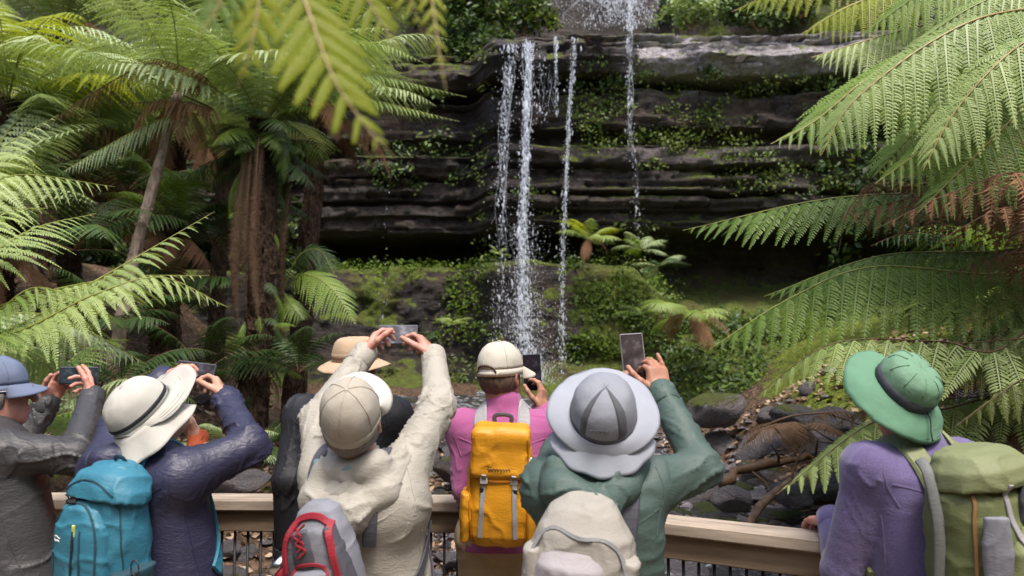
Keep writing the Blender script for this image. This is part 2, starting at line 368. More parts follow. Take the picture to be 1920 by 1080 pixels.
def cliff_point(u, x):
    """u in 0..1 along the profile; arrays. returns points"""
    L = np.array(PROF_L); R = np.array(PROF_R)
    d = np.concatenate([[0], np.cumsum(np.linalg.norm(np.diff(L, axis=0), axis=1) + 0.05)]); d /= d[-1]
    b = sstep(2.4, 3.6, x)
    o = np.interp(u, d, L[:, 0]) * (1 - b) + np.interp(u, d, R[:, 0]) * b
    z = np.interp(u, d, L[:, 1]) * (1 - b) + np.interp(u, d, R[:, 1]) * b
    wob = 0.07 * fbm(np.stack([x * 0.3, z * 0.2, 0 * x], -1), 2) + 0.03 * fbm(np.stack([x * 1.3, z * 0.6, 0 * x + 5], -1), 3)
    up = sstep(3.8, 4.3, z)
    z = z + wob * sstep(0.6, 3, z) * (0.4 + 0.8 * up)
    q = np.stack([x, o * 0.7, z], -1); wallness = up * sstep(8.6, 8.25, z)
    # flat beds of uneven thickness, each broken into blocks
    zb = z + .05 * fbm(np.stack([x * .5, 0 * x, z * .3 + 4], -1), 3); k = np.clip(np.searchsorted(BED_Z, zb) - 1, 0, len(BED_Z) - 2); fr = zb - BED_Z[k]
    def bedoff(kk):
        wid = .6 + 1.5 * _hash(kk, kk * 5 + 1, kk * 0 + 9); c = np.floor((x + .12 * fbm(q * A(2, 2, 3), 2)) / wid + kk * .41).astype(int)
        return .30 * (_hash(kk, kk * 3 + 2, kk * 0 + 4) - .5) + .24 * (_hash(c, kk, kk * 0 + 3) - .5)
    b = bedoff(k); b = bedoff(np.maximum(k - 1, 0)) * (1 - sstep(0, .035, fr)) + b * sstep(0, .035, fr); gap = np.exp(-(fr / .022) ** 2) * .07
    o = o + wallness * (b - gap) + .20 * fbm(q * A(.45, .6, .6), 3) * (.4 + .6 * up) + .07 * fbm(q * A(2.2, 2.2, 3.0) + 7, 3) * (1 - .4 * up) + .07 * fbm(q * A(5, 5, 9) + 3, 3)
    cz = np.floor(zb / .19).astype(int); cx = np.floor(x / .42 + _hash(cz, cz * 7, cz * 0) * 5 + .3 * fbm(q * 2.3, 2)).astype(int); o = o + wallness * (.13 * np.maximum(_hash(cx, cz, cx * 0 + 8) - .55, 0) * 2 + .11 * fbm(q * A(1.5, 1.5, 2.4) + 21, 3))
    o = o + 0.34 * (1 - up) * sstep(0.9, 1.5, z) * fbm(q * 0.9 + 4, 4) + .12 * (1 - up) * fbm(q * 3.1 + 14, 3)
    y = cliff_yc(x) - o
    z = z + 0.03 * fbm(q * 2.0 + 31, 3) + .10 * (1 - up) * fbm(q * 2.6 + 8, 4)
    return np.stack([x, y, z], -1), wallness
_br = np.random.default_rng(41); BED_Z = np.concatenate([[3.6], 3.6 + np.cumsum(_br.choice([.07, .10, .14, .2, .34, .5], 60, p=[.2, .22, .2, .16, .14, .08]))])
CLIFF_U = None
def build_cliff():
    global CL_V, CL_N, CL_shape
    xs = np.concatenate([np.arange(-17, -6, 0.12), np.arange(-6, 8, 0.04), np.arange(8, 17, 0.12)]); us = np.concatenate([np.linspace(0, 0.62, 430), np.linspace(0.622, 1, 90)])
    X, U = np.meshgrid(xs, us); V, W = cliff_point(U.ravel(), X.ravel())
    nx, ny = len(xs), len(us); i = (np.arange(nx - 1)[None] + nx * np.arange(ny - 1)[:, None]).ravel()
    me = mesh_np('cliff', V, np.stack([i, i + 1, i + 1 + nx, i + nx], -1), [M['cliff']], smooth=True)
    N = np.zeros(len(V) * 3, np.float32); me.vertex_normals.foreach_get('vector', N); N = N.reshape(-1, 3)
    x, z = V[:, 0], V[:, 2]
    nz = fbm(V * 0.7, 4)
    low = sstep(3.5, 2.9, z)
    moss = 0.10 + 0.55 * sstep(0.15, 0.8, N[:, 2]) + 0.30 * low + 0.55 * nz
    moss += 0.45 * low * sstep(0.8, 2.2, x) * sstep(4.5, 3.0, x)            # green hump beside the falls
    moss += 0.5 * sstep(3.3, 3.45, z) * sstep(3.75, 3.6, z) * (N[:, 2] > 0.2) * (x < 1.5)   # bright line on the ledge
    moss -= 0.35 * sstep(3.9, 4.2, z) * sstep(6.2, 5.8, z) * (x < 0.5)
    moss -= 0.3 * low * (x < -0.8) * sstep(-0.2, 0.4, -nz)
    moss += 0.4 * sstep(8.9, 9.6, z) * (np.abs(x - 2.5) > 2.6)
    set_attr(me, 'moss', moss)
    pale = sstep(7.35, 7.5, z) * sstep(8.7, 8.45, z) * sstep(2.0, 2.9, x) * (1.1 + 0.6 * nz) + sstep(7.0, 7.2, z) * sstep(7.6, 7.3, z) * sstep(1.8, 2.6, x) * 0.5
    pale *= .9; pale += 0.18 * sstep(5.2, 5.5, z) * sstep(6.0, 5.8, z) * sstep(1.8, 3.0, x)
    set_attr(me, 'pale', np.clip(pale, 0, 1))
    set_attr(me, 'wet', np.clip(low * sstep(1.2, .4, x) + .8 * sstep(8.3, 8.0, z) * sstep(1.9, 1.5, x) * sstep(-1.6, -1.0, x) * (z > 3.6), 0, 1) * (.75 + .5 * fbm(V * A(2, 2, .3), 3)).clip(0, 1))
    CL_V, CL_N, CL_shape = V.reshape(ny, nx, 3), N.reshape(ny, nx, 3), (ny, nx)
    return tag(obj('cliff', me), 'dark layered wet rock cliff with mossy ledges behind the falls', None, kind='structure')
build_cliff()
# first cliff point met along the view through a picture point
_F = A(0, math.cos(PITCH), math.sin(PITCH)); _U = A(0, -math.sin(PITCH), math.cos(PITCH))
def project(V):
    d = V - CAM; w = d @ _F; return 960 + FPX * d[..., 0] / w, 540 - FPX * (d @ _U) / w, w
_cpx, _cpy, _cw = project(CL_V.reshape(-1, 3)); _cN = CL_N.reshape(-1, 3); _cV = CL_V.reshape(-1, 3)
def cliff_cell(x0, x1, y0, y1):
    """surface points of the cliff lying within a picture box"""
    return np.where((_cpx > x0) & (_cpx < x1) & (_cpy > y0) & (_cpy < y1))[0]
# ------------------------------------------------------------------ fern fronds
def frond_geo(path, wmax, npairs=34, npin=14, droop=0.35, sweep=0.45, up=(0, 0, 1), base_bare=0.12, plen=None, fat=.62, pw=0.42, r0=0.010, hang=0.35, rng=None, shape=(0.45, 1.0), curl=0.0, jit=0.06, lob=1, ppow=1.0):
    """twice-divided frond along a path of points: stalk, side branches, leaflets. wmax = longest side branch."""
    rng = rng or RNG
    n = 40; path = spline(path, n); up = nrm(A(*up))
    seg = np.concatenate([[0], np.cumsum(np.linalg.norm(np.diff(path, axis=0), axis=1))]); L = seg[-1]; s01 = seg / L
    T = nrm(np.gradient(path, axis=0)); B = nrm(np.cross(T, up)); N = nrm(np.cross(B, T))
    if plen is None: plen = fat * (L / npairs) / wmax
    V = []; F = []; MI = []; nv = 0
    a = np.arange(5) / 5 * 2 * math.pi; rr = r0 * (1 - 0.85 * s01)
    tv = (path[:, None] + (np.cos(a)[None, :, None] * B[:, None] + np.sin(a)[None, :, None] * N[:, None]) * rr[:, None, None]).reshape(-1, 3)
    tf = np.array([(i * 5 + j, i * 5 + (j + 1) % 5, (i + 1) * 5 + (j + 1) % 5, (i + 1) * 5 + j) for i in range(n - 1) for j in range(5)])
    V.append(tv); F.append(tf); MI.append(np.ones(len(tf))); nv += len(tv)
    sp = base_bare + (1 - base_bare) * (np.linspace(0, 1, npairs + 1)[:-1] ** 1.0)
    t = (sp - base_bare) / (1 - base_bare)
    w = wmax * np.where(t < shape[0], 0.45 + 0.55 * np.sin(t / shape[0] * math.pi / 2), np.clip(1 - ((t - shape[0]) / (1 - shape[0])) ** (1.35 * shape[1]), 0.03, 1))
    def at(arr): return np.stack([np.interp(sp, s01, arr[:, k]) for k in range(3)], -1)
    p0, t0, b0, n0 = at(path), nrm(at(T)), nrm(at(B)), nrm(at(N))
    G = A(0, 0, -1)
    for sg in (-1, 1):
        m = npairs
        sw = sweep * (1 + 0.9 * t)[:, None] + rng.normal(0, jit, (m, 1))
        d = nrm(sg * b0 + sw * t0 + droop * G * (1 + rng.normal(0, 0.15, (m, 1))) + rng.normal(0, jit, (m, 3)))
        pn = nrm(n0 - (n0 * d).sum(-1, keepdims=True) * d)               # face of the side branch
        e = np.cross(pn, d)
        ww = w * (1 + rng.normal(0, 0.06, m))
        tt = (np.arange(npin) + 0.6) / npin
        bend = hang * tt ** 2
        ctr = p0[:, None] + d[:, None] * (ww[:, None] * (tt - 0.12 * hang * tt ** 2))[..., None] + G * (ww[:, None] * bend)[..., None]
        dl = nrm(d[:, None] + G * (2 * hang * tt)[None, :, None])          # local direction
        pl = plen * np.interp(tt, [0, 0.12, 0.45, 1.0], [0.75, 1.0, 0.95, 0.12]) ** ppow
        pl = np.minimum(pl[None] * ww[:, None], plen * wmax * 0.95) * (1 + rng.normal(0, 0.08, (m, npin)))
        step = ww[:, None] / npin
        hw = np.broadcast_to(step * pw, (m, npin))
        # narrow strip for the branch's own stalk
        q0 = p0[:, None] + 0 * ctr[:, :1]; line = np.concatenate([q0, ctr], 1); wd = (0.006 * (1 - np.linspace(0, 1, npin + 1)) + 0.0012)[None, :, None] * e[:, None] * min(1.0, wmax * 2.2)
        lv = np.stack([line - wd, line + wd], 2).reshape(-1, 3)
        k = (np.arange(m)[:, None] * (npin + 1) + np.arange(npin)[None]).ravel() * 2
        lf = np.stack([k, k + 1, k + 3, k + 2], -1) + nv
        V.append(lv); F.append(lf); MI.append(np.zeros(len(lf))); nv += len(lv)
        for s2 in (-1, 1):
            ee = nrm(s2 * e[:, None] + 0.45 * dl + curl * pn[:, None] - 0.18 * pn[:, None] + rng.normal(0, jit * 1.3, (m, npin, 3)))
            tip = ctr + ee * pl[..., None] + G * (0.12 * pl)[..., None]
            a1 = ctr + ee * (0.30 * pl)[..., None] + dl * hw[..., None]; a2 = ctr + ee * (0.30 * pl)[..., None] - dl * hw[..., None]
            if lob == 1:
                pv = np.stack([ctr - dl * hw[..., None] * 0.5, a2, tip, a1], 2).reshape(-1, 3)
                k = np.arange(m * npin) * 4; pf = np.stack([k, k + 1, k + 2, k + 3], -1) + nv
            else:
                c1 = ctr + ee * (0.72 * pl)[..., None] + dl * (hw * 0.75)[..., None]; c2 = ctr + ee * (0.72 * pl)[..., None] - dl * (hw * 0.75)[..., None]
                mid = ctr + ee * (0.5 * pl)[..., None] + pn[:, None] * (hw * 0.25)[..., None]
                pv = np.stack([ctr, a2, c2, tip, c1, a1, mid], 2).reshape(-1, 3)
                k = np.arange(m * npin) * 7
                pf = np.concatenate([np.stack([k, k + 1, k + 2, k + 6], -1), np.stack([k + 6, k + 2, k + 3, k + 4], -1), np.stack([k, k + 6, k + 4, k + 5], -1)]) + nv
            if s2 * sg < 0: pf = pf[:, ::-1]
            V.append(pv); F.append(pf); MI.append(np.zeros(len(pf))); nv += len(pv)
    return np.concatenate(V), np.concatenate(F), np.concatenate(MI)
def frond_mesh(path, wmax, leaf='frond', stipe='stipe_green', name='frond', **kw):
    V, F, MI = frond_geo(path, wmax, **kw)
    return mesh_np(name, V, F, [M[leaf], M[stipe]], MI)
def arch(L, th0, th1, p=1.3, n=9, side=0.0):
    s = np.linspace(0, 1, n); th = np.radians(th0 + (th1 - th0) * s ** p); ds = L / (n - 1)
    x = np.concatenate([[0], np.cumsum(np.cos(th[:-1]) * ds)]); z = np.concatenate([[0], np.cumsum(np.sin(th[:-1]) * ds)])
    return np.stack([x, side * s ** 2 * L, z], -1)
VAR = {}
def variant(key, **kw):
    if key not in VAR: VAR[key] = frond_mesh(**kw)
    return VAR[key]
for col in ('frond', 'frond_light', 'frond_blue', 'frond_dark', 'frond_yellow', 'frond_dead', 'frond_rust'):
    st = {'frond_dead': 'stipe', 'frond_rust': 'stipe', 'frond_dark': 'stipe'}.get(col, 'stipe_green')
    dd = 1.2 if col == 'frond_dead' else 0.25
    for v in range(4):
        th = [(62, -25), (48, -35), (30, -30), (70, 5)][v]
        variant((col, v), path=arch(1.0, *th, side=[0.05, -0.07, 0.06, -0.04][v]), wmax=0.26, npairs=27, npin=15, droop=dd, hang=0.35, r0=0.006, leaf=col, stipe=st, fat=.66, curl=0.5 if col == 'frond_dead' else 0.0)
    variant((col, 'hang'), path=arch(1.0, 25, -88, 0.6), wmax=0.17, npairs=30, npin=12, droop=0.5, hang=0.6, r0=0.006, leaf=col, stipe=st, fat=.9, curl=0.4)
def fern_frond(parent, me, az, tilt, L, name='frond', z=0.0, roll=0.0, xy=(0, 0)):
    o = bpy.data.objects.new(name, me); COL.objects.link(o); o.parent = parent
    o.matrix_local = Matrix.Translation((xy[0], xy[1], z)) @ Matrix.Rotation(az, 4, 'Z') @ Matrix.Rotation(-tilt, 4, 'Y') @ Matrix.Rotation(roll, 4, 'X') @ Matrix.Scale(L, 4)
    return o
def key_frond(parent, pts, wmax, name='frond', **kw):
    """a frond through given world points; parent at its own base"""
    b = np.array(parent.location); me = frond_mesh([np.asarray(p) - b for p in pts], wmax, **kw)
    return obj(name, me, parent)
def trunk_mesh(path, r, rng, mat, n=14, rough=0.25, skin=True):
    k = max(8, int(len(path) * 6)); pts = spline(path, k); T = nrm(np.gradient(pts, axis=0)); Bv = nrm(np.cross(T, A(0.1, 1, 0))); Nv = np.cross(Bv, T)
    a = np.arange(n) / n * 2 * math.pi; rr = np.interp(np.linspace(0, 1, k), np.linspace(0, 1, len(r)), r)
    V = pts[:, None] + (np.cos(a)[None, :, None] * Bv[:, None] + np.sin(a)[None, :, None] * Nv[:, None]) * rr[:, None, None] * (1 + rough * rng.normal(0, 0.5, (k, n))[..., None])
    V = list(V.reshape(-1, 3)); F = [(i * n + j, i * n + (j + 1) % n, (i + 1) * n + (j + 1) % n, (i + 1) * n + j) for i in range(k - 1) for j in range(n)]
    F.append([(k - 1) * n + j for j in range(n)])
    if skin:     # old leaf-base stubs bristling along the trunk
        for q in range(int(k * 26)):
            i = rng.integers(0, k); th = rng.uniform(0, 6.28); dirv = math.cos(th) * Bv[i] + math.sin(th) * Nv[i]; p = pts[i] + dirv * rr[i] * 0.9
            sd = np.cross(T[i], dirv); l = rr[i] * rng.uniform(0.3, 0.95); wv = rr[i] * 0.10; b = len(V)
            tip = p + dirv * l * 0.55 + T[i] * l * rng.uniform(-1.1, 0.7)
            V += [p - sd * wv, p + sd * wv, tip, p + T[i] * wv * 2]; F += [(b, b + 1, b + 2), (b + 1, b + 3, b + 2), (b + 3, b, b + 2)]
    me = bpy.data.meshes.new('trunk'); me.from_pydata([tuple(v) for v in V], [], F); me.materials.append(mat); me.update()
    return me
def tree_fern(base, top, label, nfr=20, L=2.0, cols=('frond',), r=(0.16, 0.13, 0.11, 0.13), tilt=(0, 0), seed=1, dead=4, skirt=0, arc=(0, 360), trunk='trunk', cat='tree fern', skirtL=(0.5, 0.8)):
    rng = np.random.default_rng(seed); base = np.asarray(base, float); top = np.asarray(top, float)
    t = thing('tree_fern', label, cat, tuple(base)); d = top - base
    mid = d * 0.5 + A(rng.normal(0, 0.05), rng.normal(0, 0.05), 0)
    obj('trunk', trunk_mesh([A(0, 0, -0.25), mid * 0.5, mid, d], r, rng, M[trunk]), t)
    for k in range(nfr):
        az = math.radians(arc[0] + (arc[1] - arc[0]) * (k + rng.uniform(0.1, 0.9)) / nfr)
        v = int(rng.choice([0, 1, 2, 3], p=[0.35, 0.3, 0.2, 0.15])); c = cols[rng.integers(0, len(cols))]
        fern_frond(t, VAR[(c, v)], az, math.radians(rng.uniform(-14, 14)) + tilt[0] * math.cos(az) + tilt[1] * math.sin(az), L * rng.uniform(0.8, 1.12), z=d[2] - 0.02, xy=(d[0], d[1]), roll=rng.uniform(-0.25, 0.25))
    for k in range(dead):
        az = math.radians(rng.uniform(*arc)); fern_frond(t, VAR[('frond_dead', int(rng.integers(1, 3)))], az, math.radians(rng.uniform(-45, -20)), L * rng.uniform(0.6, 0.9), 'dead_frond', z=d[2] - 0.08, xy=(d[0], d[1]))
    for k in range(skirt):
        az = math.radians(rng.uniform(0, 360)); fern_frond(t, VAR[('frond_dead', 'hang')], az, math.radians(rng.uniform(-20, 5)), L * rng.uniform(*skirtL), 'dead_frond', z=d[2] - 0.1 - rng.uniform(0, 0.3), xy=(d[0], d[1]))
    return t
def ground_fern(p, label, n=8, L=0.7, cols=('frond',), seed=1, tiltr=(-25, 10), name='fern', group=None, arc=(0, 360), dead=0):
    rng = np.random.default_rng(seed); t = thing(name, label, 'fern', tuple(p), group)
    for k in range(n):
        az = math.radians(arc[0] + (arc[1] - arc[0]) * (k + rng.uniform(0.2, 0.8)) / n); c = cols[rng.integers(0, len(cols))]
        fern_frond(t, VAR[(c, int(rng.integers(0, 3)))], az, math.radians(rng.uniform(*tiltr)), L * rng.uniform(0.75, 1.15), roll=rng.uniform(-0.3, 0.3))
    for k in range(dead):
        fern_frond(t, VAR[('frond_dead', 'hang')], rng.uniform(0, 6.28), math.radians(rng.uniform(-10, 15)), L * rng.uniform(0.7, 1.0), 'dead_frond')
    return t
def bank(x, y): return A(x, y, float(ground_z(np.array([x]), np.array([y]))[0]))

# --- the big tree fern left of the falls
TF_TOP = P(492, 232, 7.6)
tA_base = bank(TF_TOP[0] - 0.05, 7.6)
tA = tree_fern(tA_base, TF_TOP, 'large tree fern with shaggy brown trunk standing left of the waterfall', nfr=20, L=2.0, cols=('frond_blue', 'frond_light', 'frond_blue'), r=(0.20, 0.16, 0.13, 0.14, 0.15), seed=3, dead=0, tilt=(0, 0))
_rng = np.random.default_rng(5)
for (px, py, w) in ((875, 182, .26), (862, 228, .26), (800, 120, .28)):
    key_frond(tA, [TF_TOP, P(560, py - 70 + (228 - py) * .4, 7.5), P(700, py - 40, 7.3), P(px, py, 7.0)], w, leaf='frond_light', npairs=40, npin=14, droop=0.3, sweep=0.6)
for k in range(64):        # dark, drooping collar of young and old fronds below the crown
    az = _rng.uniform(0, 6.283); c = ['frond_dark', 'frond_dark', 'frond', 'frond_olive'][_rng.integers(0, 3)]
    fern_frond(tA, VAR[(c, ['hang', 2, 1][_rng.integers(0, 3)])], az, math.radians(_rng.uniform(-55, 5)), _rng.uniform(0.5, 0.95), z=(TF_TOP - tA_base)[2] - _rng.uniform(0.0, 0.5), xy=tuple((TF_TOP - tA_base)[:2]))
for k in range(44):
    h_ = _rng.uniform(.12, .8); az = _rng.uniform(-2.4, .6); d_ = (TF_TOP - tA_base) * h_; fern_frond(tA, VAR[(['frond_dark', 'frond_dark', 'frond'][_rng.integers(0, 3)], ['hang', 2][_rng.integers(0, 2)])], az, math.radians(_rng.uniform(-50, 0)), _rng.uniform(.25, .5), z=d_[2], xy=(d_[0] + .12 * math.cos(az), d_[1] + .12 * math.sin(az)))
# the long brown dead fronds hanging down the trunk
def hanging_dead(parent, px0, py0, px1, py1, Y, w, seed):
    rng = np.random.default_rng(seed)
    a, b = P(px0, py0, Y), P(px1, py1, Y + rng.uniform(-.1, .1)); m = (a + b) / 2 + A(rng.normal(0, .03), -0.12, 0)
    key_frond(parent, [a + A(0, .1, .12), a, m, b], w, 'dead_frond', leaf='frond_skirt', stipe='stipe', npairs=34, npin=12, droop=1.2, sweep=0.9, up=(rng.uniform(-.6, .6), -1, 0), curl=0.7, hang=0.6, base_bare=0.03, fat=1.2, jit=0.14, shape=(0.55, 1.3), rng=rng)
for i, (a, b, c, d_, dy, w) in enumerate(((462, 285, 447, 618, -.3, .12), (478, 280, 432, 642, -.22, .11), (490, 290, 487, 622, -.34, .11), (470, 300, 462, 590, -.36, .12), (548, 320, 530, 600, .1, .08), (520, 300, 512, 640, .0, .09), (484, 275, 474, 560, -.38, .10), (538, 300, 526, 650, .15, .09))):
    hanging_dead(tA, a, b, c, d_, 7.6 + dy, w * .8, 40 + i)

# bare leaning trunk and the other left tree ferns
def lean_trunk():
    a, b, c = P(205, 690, 6.6), P(262, 440, 6.9), P(335, 175, 7.2)
    t = thing('tree_fern', 'slim bare grey trunk leaning right with brown dead fronds at its head', 'tree fern', tuple(a))
    obj('trunk', trunk_mesh([A(0, 0, -0.4), (b - a) * 0.55, b - a, c - a], (0.07, 0.055, 0.05, 0.045), np.random.default_rng(8), M['trunk_grey'], rough=0.12, n=12), t)
    d = dict(leaf='frond_dead', stipe='stipe', droop=1.0, curl=0.3, jit=0.12, npairs=38, npin=13, hang=0.4)
    key_frond(t, [c, P(290, 118, 7.0), P(180, 170, 6.8), P(80, 240, 6.6)], .22, 'dead_frond', **d)
    key_frond(t, [c, P(390, 150, 7.0), P(300, 112, 6.8), P(245, 118, 6.7)], .22, 'dead_frond', **d)
    key_frond(t, [c, P(400, 205, 7.1), P(330, 190, 6.8), P(215, 195, 6.7)], .20, 'dead_frond', **d)
    key_frond(t, [P(400, 215, 7.2), P(300, 225, 7.0), P(190, 280, 6.8), P(105, 330, 6.6)], .24, leaf='frond_blue', npairs=38, npin=13, droop=0.9, sweep=0.5, up=(0, -.5, 1))
    for k in range(9):
        fern_frond(t, VAR[(['frond_blue', 'frond_light'][k % 2], k % 3)], k * 0.7 + .2, math.radians(-5), 1.7, z=(c - a)[2], xy=tuple((c - a)[:2]))
    for k in range(5):
        fern_frond(t, VAR[('frond_dead', 'hang')], k * 1.3, math.radians(-15), 0.8, 'dead_frond', z=(c - a)[2] - .1, xy=tuple((c - a)[:2]))
    return t
lean_trunk()
for i, (px, py, Y, n, L, cols, sk, lab) in enumerate((
    (-60, 430, 7.6, 22, 2.0, ('frond_blue', 'frond_light'), 6, 'pale green tree fern behind the near bright fern, crown at picture edge'),
    (150, 300, 9.2, 24, 2.2, ('frond_blue', 'frond_light'), 8, 'tall pale tree fern on the bank behind the bare leaning trunk'),
    (330, 230, 10.2, 24, 2.3, ('frond_light', 'frond_blue'), 6, 'tree fern between leaning trunk and the large shaggy one'),
    (15, 190, 8.3, 24, 2.0, ('frond_light', 'frond_yellow', 'frond_blue'), 4, 'tree fern with yellowish fronds in the upper corner above the slate cap'),
    (600, 190, 9.6, 22, 1.9, ('frond_light', 'frond_blue'), 6, 'tree fern close to the cliff behind the large shaggy one'),
    (120, 60, 11.5, 24, 2.6, ('frond_blue', 'frond_light'), 4, 'distant tree fern at the top of the picture over the dead fronds'),
    (420, 40, 12.2, 24, 2.6, ('frond_light', 'frond_blue'), 4, 'distant tree fern at the top behind the near blurred frond'))):
    tp = P(px, py, Y); bp = bank(tp[0] if px != 600 else P(548, 600, Y)[0], Y); tree_fern(bp, tp, lab, n, L, cols, seed=21 + i, skirt=sk, dead=1 + i % 2, tilt=(0, .12))
t6 = P(330, 430, 8.6); tree_fern(bank(t6[0], 8.6), t6, 'short dark tree fern with brown stump trunk beneath the leaning trunk', 12, 1.2, ('frond_dark', 'frond_dark', 'frond'), seed=26, skirt=12, dead=3, r=(0.17, 0.15, 0.13, 0.13))

# --- bright fern near the left edge with long fronds reaching right
nl_base = bank(-3.6, 4.3) ; nl_top = P(-150, 640, 4.2)
tn = thing('tree_fern', 'bright green fern whose long fronds reach over the capped man', 'tree fern', tuple(nl_base))
obj('trunk', trunk_mesh([A(0, 0, -.3), (nl_top - nl_base) * .6, nl_top - nl_base], (0.15, 0.13, 0.13), np.random.default_rng(4), M['trunk']), tn)
kf = dict(npairs=28, npin=22, fat=.55, lob=2, r0=0.011, stipe='stipe_green')
key_frond(tn, [nl_top, P(10, 620, 4.1), P(190, 520, 4.2), P(400, 398, 4.4)], .30, leaf='frond_light', droop=.55, sweep=.75, hang=.35, up=(-.2, -.45, 1), **kf)
key_frond(tn, [nl_top, P(20, 625, 3.9), P(170, 555, 3.9), P(300, 520, 4.0), P(425, 575, 4.0)], .30, leaf='frond_light', droop=.8, sweep=.7, hang=.3, up=(0, -.3, 1), **kf)
key_frond(tn, [nl_top, P(40, 560, 4.2), P(230, 520, 4.2), P(392, 517, 4.3)], .26, leaf='frond_light', droop=.5, sweep=.6, up=(-.1, -.5, 1), **kf)
key_frond(tn, [nl_top, P(-40, 500, 4.0), P(60, 430, 4.2), P(180, 400, 4.5)], .34, leaf='frond_light', droop=.35, sweep=.7, up=(0, -.6, .8), **kf)
key_frond(tn, [nl_top, P(-90, 480, 3.7), P(10, 400, 3.8), P(90, 390, 4.0)], .36, leaf='frond_light', droop=.5, sweep=.5, up=(-.3, -.7, .6), **kf)
key_frond(tn, [nl_top, P(-30, 600, 3.5), P(60, 540, 3.4), P(150, 560, 3.4)], .30, leaf='frond', droop=.6, sweep=.6, up=(0, -.4, .8), **kf)
key_frond(tn, [nl_top, P(0, 590, 4.5), P(120, 600, 4.5), P(270, 680, 4.4)], .28, leaf='frond_blue', droop=.7, sweep=.6, up=(0, -.4, 1), **kf)
key_frond(tn, [nl_top, P(-20, 640, 4.6), P(80, 680, 4.5), P(190, 770, 4.4)], .28, leaf='frond_blue', droop=.5, sweep=.5, up=(0, -.7, .7), **kf)
key_frond(tn, [nl_top, P(-60, 400, 4.6), P(-10, 290, 4.8), P(110, 215, 5.0)], .34, leaf='frond_light', droop=.4, sweep=.6, up=(0, -.7, .7), **kf)
key_frond(tn, [nl_top, P(-90, 420, 4.4), P(20, 330, 4.6), P(215, 350, 4.9)], .34, leaf='frond_light', droop=.8, sweep=.6, up=(.2, -.5, .8), **kf)
key_frond(tn, [nl_top, P(-60, 640, 4.2), P(60, 660, 4.3), P(130, 730, 4.3)], .26, leaf='frond', droop=.5, sweep=.5, up=(0, -.7, .7), **kf)
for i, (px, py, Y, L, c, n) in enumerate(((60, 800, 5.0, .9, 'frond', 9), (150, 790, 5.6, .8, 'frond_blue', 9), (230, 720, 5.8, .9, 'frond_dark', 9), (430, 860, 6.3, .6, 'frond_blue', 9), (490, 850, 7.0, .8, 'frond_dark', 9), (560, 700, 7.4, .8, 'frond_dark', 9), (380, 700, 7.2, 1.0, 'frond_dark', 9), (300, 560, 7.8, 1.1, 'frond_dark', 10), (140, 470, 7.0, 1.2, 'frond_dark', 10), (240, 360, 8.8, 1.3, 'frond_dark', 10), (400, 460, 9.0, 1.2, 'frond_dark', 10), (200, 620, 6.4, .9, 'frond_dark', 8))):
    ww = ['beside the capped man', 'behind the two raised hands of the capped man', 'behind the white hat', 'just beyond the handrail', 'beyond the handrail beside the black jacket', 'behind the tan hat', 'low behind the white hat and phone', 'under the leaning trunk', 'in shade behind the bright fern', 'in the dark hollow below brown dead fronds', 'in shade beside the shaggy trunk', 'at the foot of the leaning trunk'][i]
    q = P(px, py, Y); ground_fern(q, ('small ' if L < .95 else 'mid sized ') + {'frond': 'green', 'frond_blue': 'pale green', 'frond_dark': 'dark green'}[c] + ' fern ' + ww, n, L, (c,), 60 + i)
# the bright frond poking out right of the shaggy trunk
fz = thing('fern', 'bright green fern frond fanning out right of the shaggy trunk', 'fern', tuple(P(530, 560, 7.9)))
key_frond(fz, [P(530, 545, 7.9), P(570, 515, 7.7), P(620, 540, 7.5), P(668, 610, 7.3)], .30, leaf='frond', npairs=30, npin=14, droop=.25, up=(0, -.8, .6), lob=2)
key_frond(fz, [P(530, 545, 7.9), P(545, 570, 7.7), P(570, 600, 7.6)], .22, leaf='frond', npairs=24, npin=12, droop=.3, up=(0, -.8, .6))
key_frond(fz, [P(530, 545, 7.9), P(560, 480, 7.8), P(600, 470, 7.8), P(630, 520, 7.7)], .25, leaf='frond_dark', npairs=28, npin=12, droop=.3, up=(0, -.8, .6))

# --- tree ferns at the right edge
rt = P(2080, 20, 4.6); rb = bank(rt[0] + .1, 4.7)
tr = thing('tree_fern', 'large tree fern whose upper fronds sweep in from the right edge above the cliff', 'tree fern', tuple(rb))
obj('trunk', trunk_mesh([A(0, 0, -.3), (rt - rb) * .5, rt - rb], (0.2, 0.15, 0.14), np.random.default_rng(9), M['trunk']), tr)
kr = dict(npairs=34, npin=22, fat=.75, shape=(.62, 1.25), lob=2, r0=0.012)
UPR = (-.25, -.75, .6)
key_frond(tr, [rt, P(1860, 45, 4.3), P(1660, 125, 4.2), P(1530, 225, 4.2), P(1445, 270, 4.2)], .42, leaf='frond', stipe='stipe_tan', droop=.55, sweep=.6, hang=.2, up=UPR, **kr)
key_frond(tr, [rt, P(1930, 80, 4.1), P(1840, 170, 4.0), P(1740, 270, 4.0), P(1640, 345, 4.0)], .38, leaf='frond', stipe='stipe_tan', droop=.4, sweep=.6, up=UPR, **kr)
key_frond(tr, [rt, P(2000, 110, 4.0), P(1900, 220, 3.9), P(1800, 320, 3.9), P(1720, 400, 3.9)], .38, leaf='frond', stipe='stipe_tan', droop=.4, sweep=.5, up=UPR, **kr)
key_frond(tr, [rt, P(2020, 200, 4.0), P(1960, 300, 3.9), P(1860, 370, 3.9)], .36, leaf='frond_light', droop=.4, sweep=.5, up=UPR, **kr)
key_frond(tr, [rt, P(1860, 20, 4.6), P(1680, 60, 4.6), P(1520, 108, 4.6)], .34, leaf='frond_light', stipe='stipe_tan', droop=.7, sweep=.6, up=UPR, **kr)
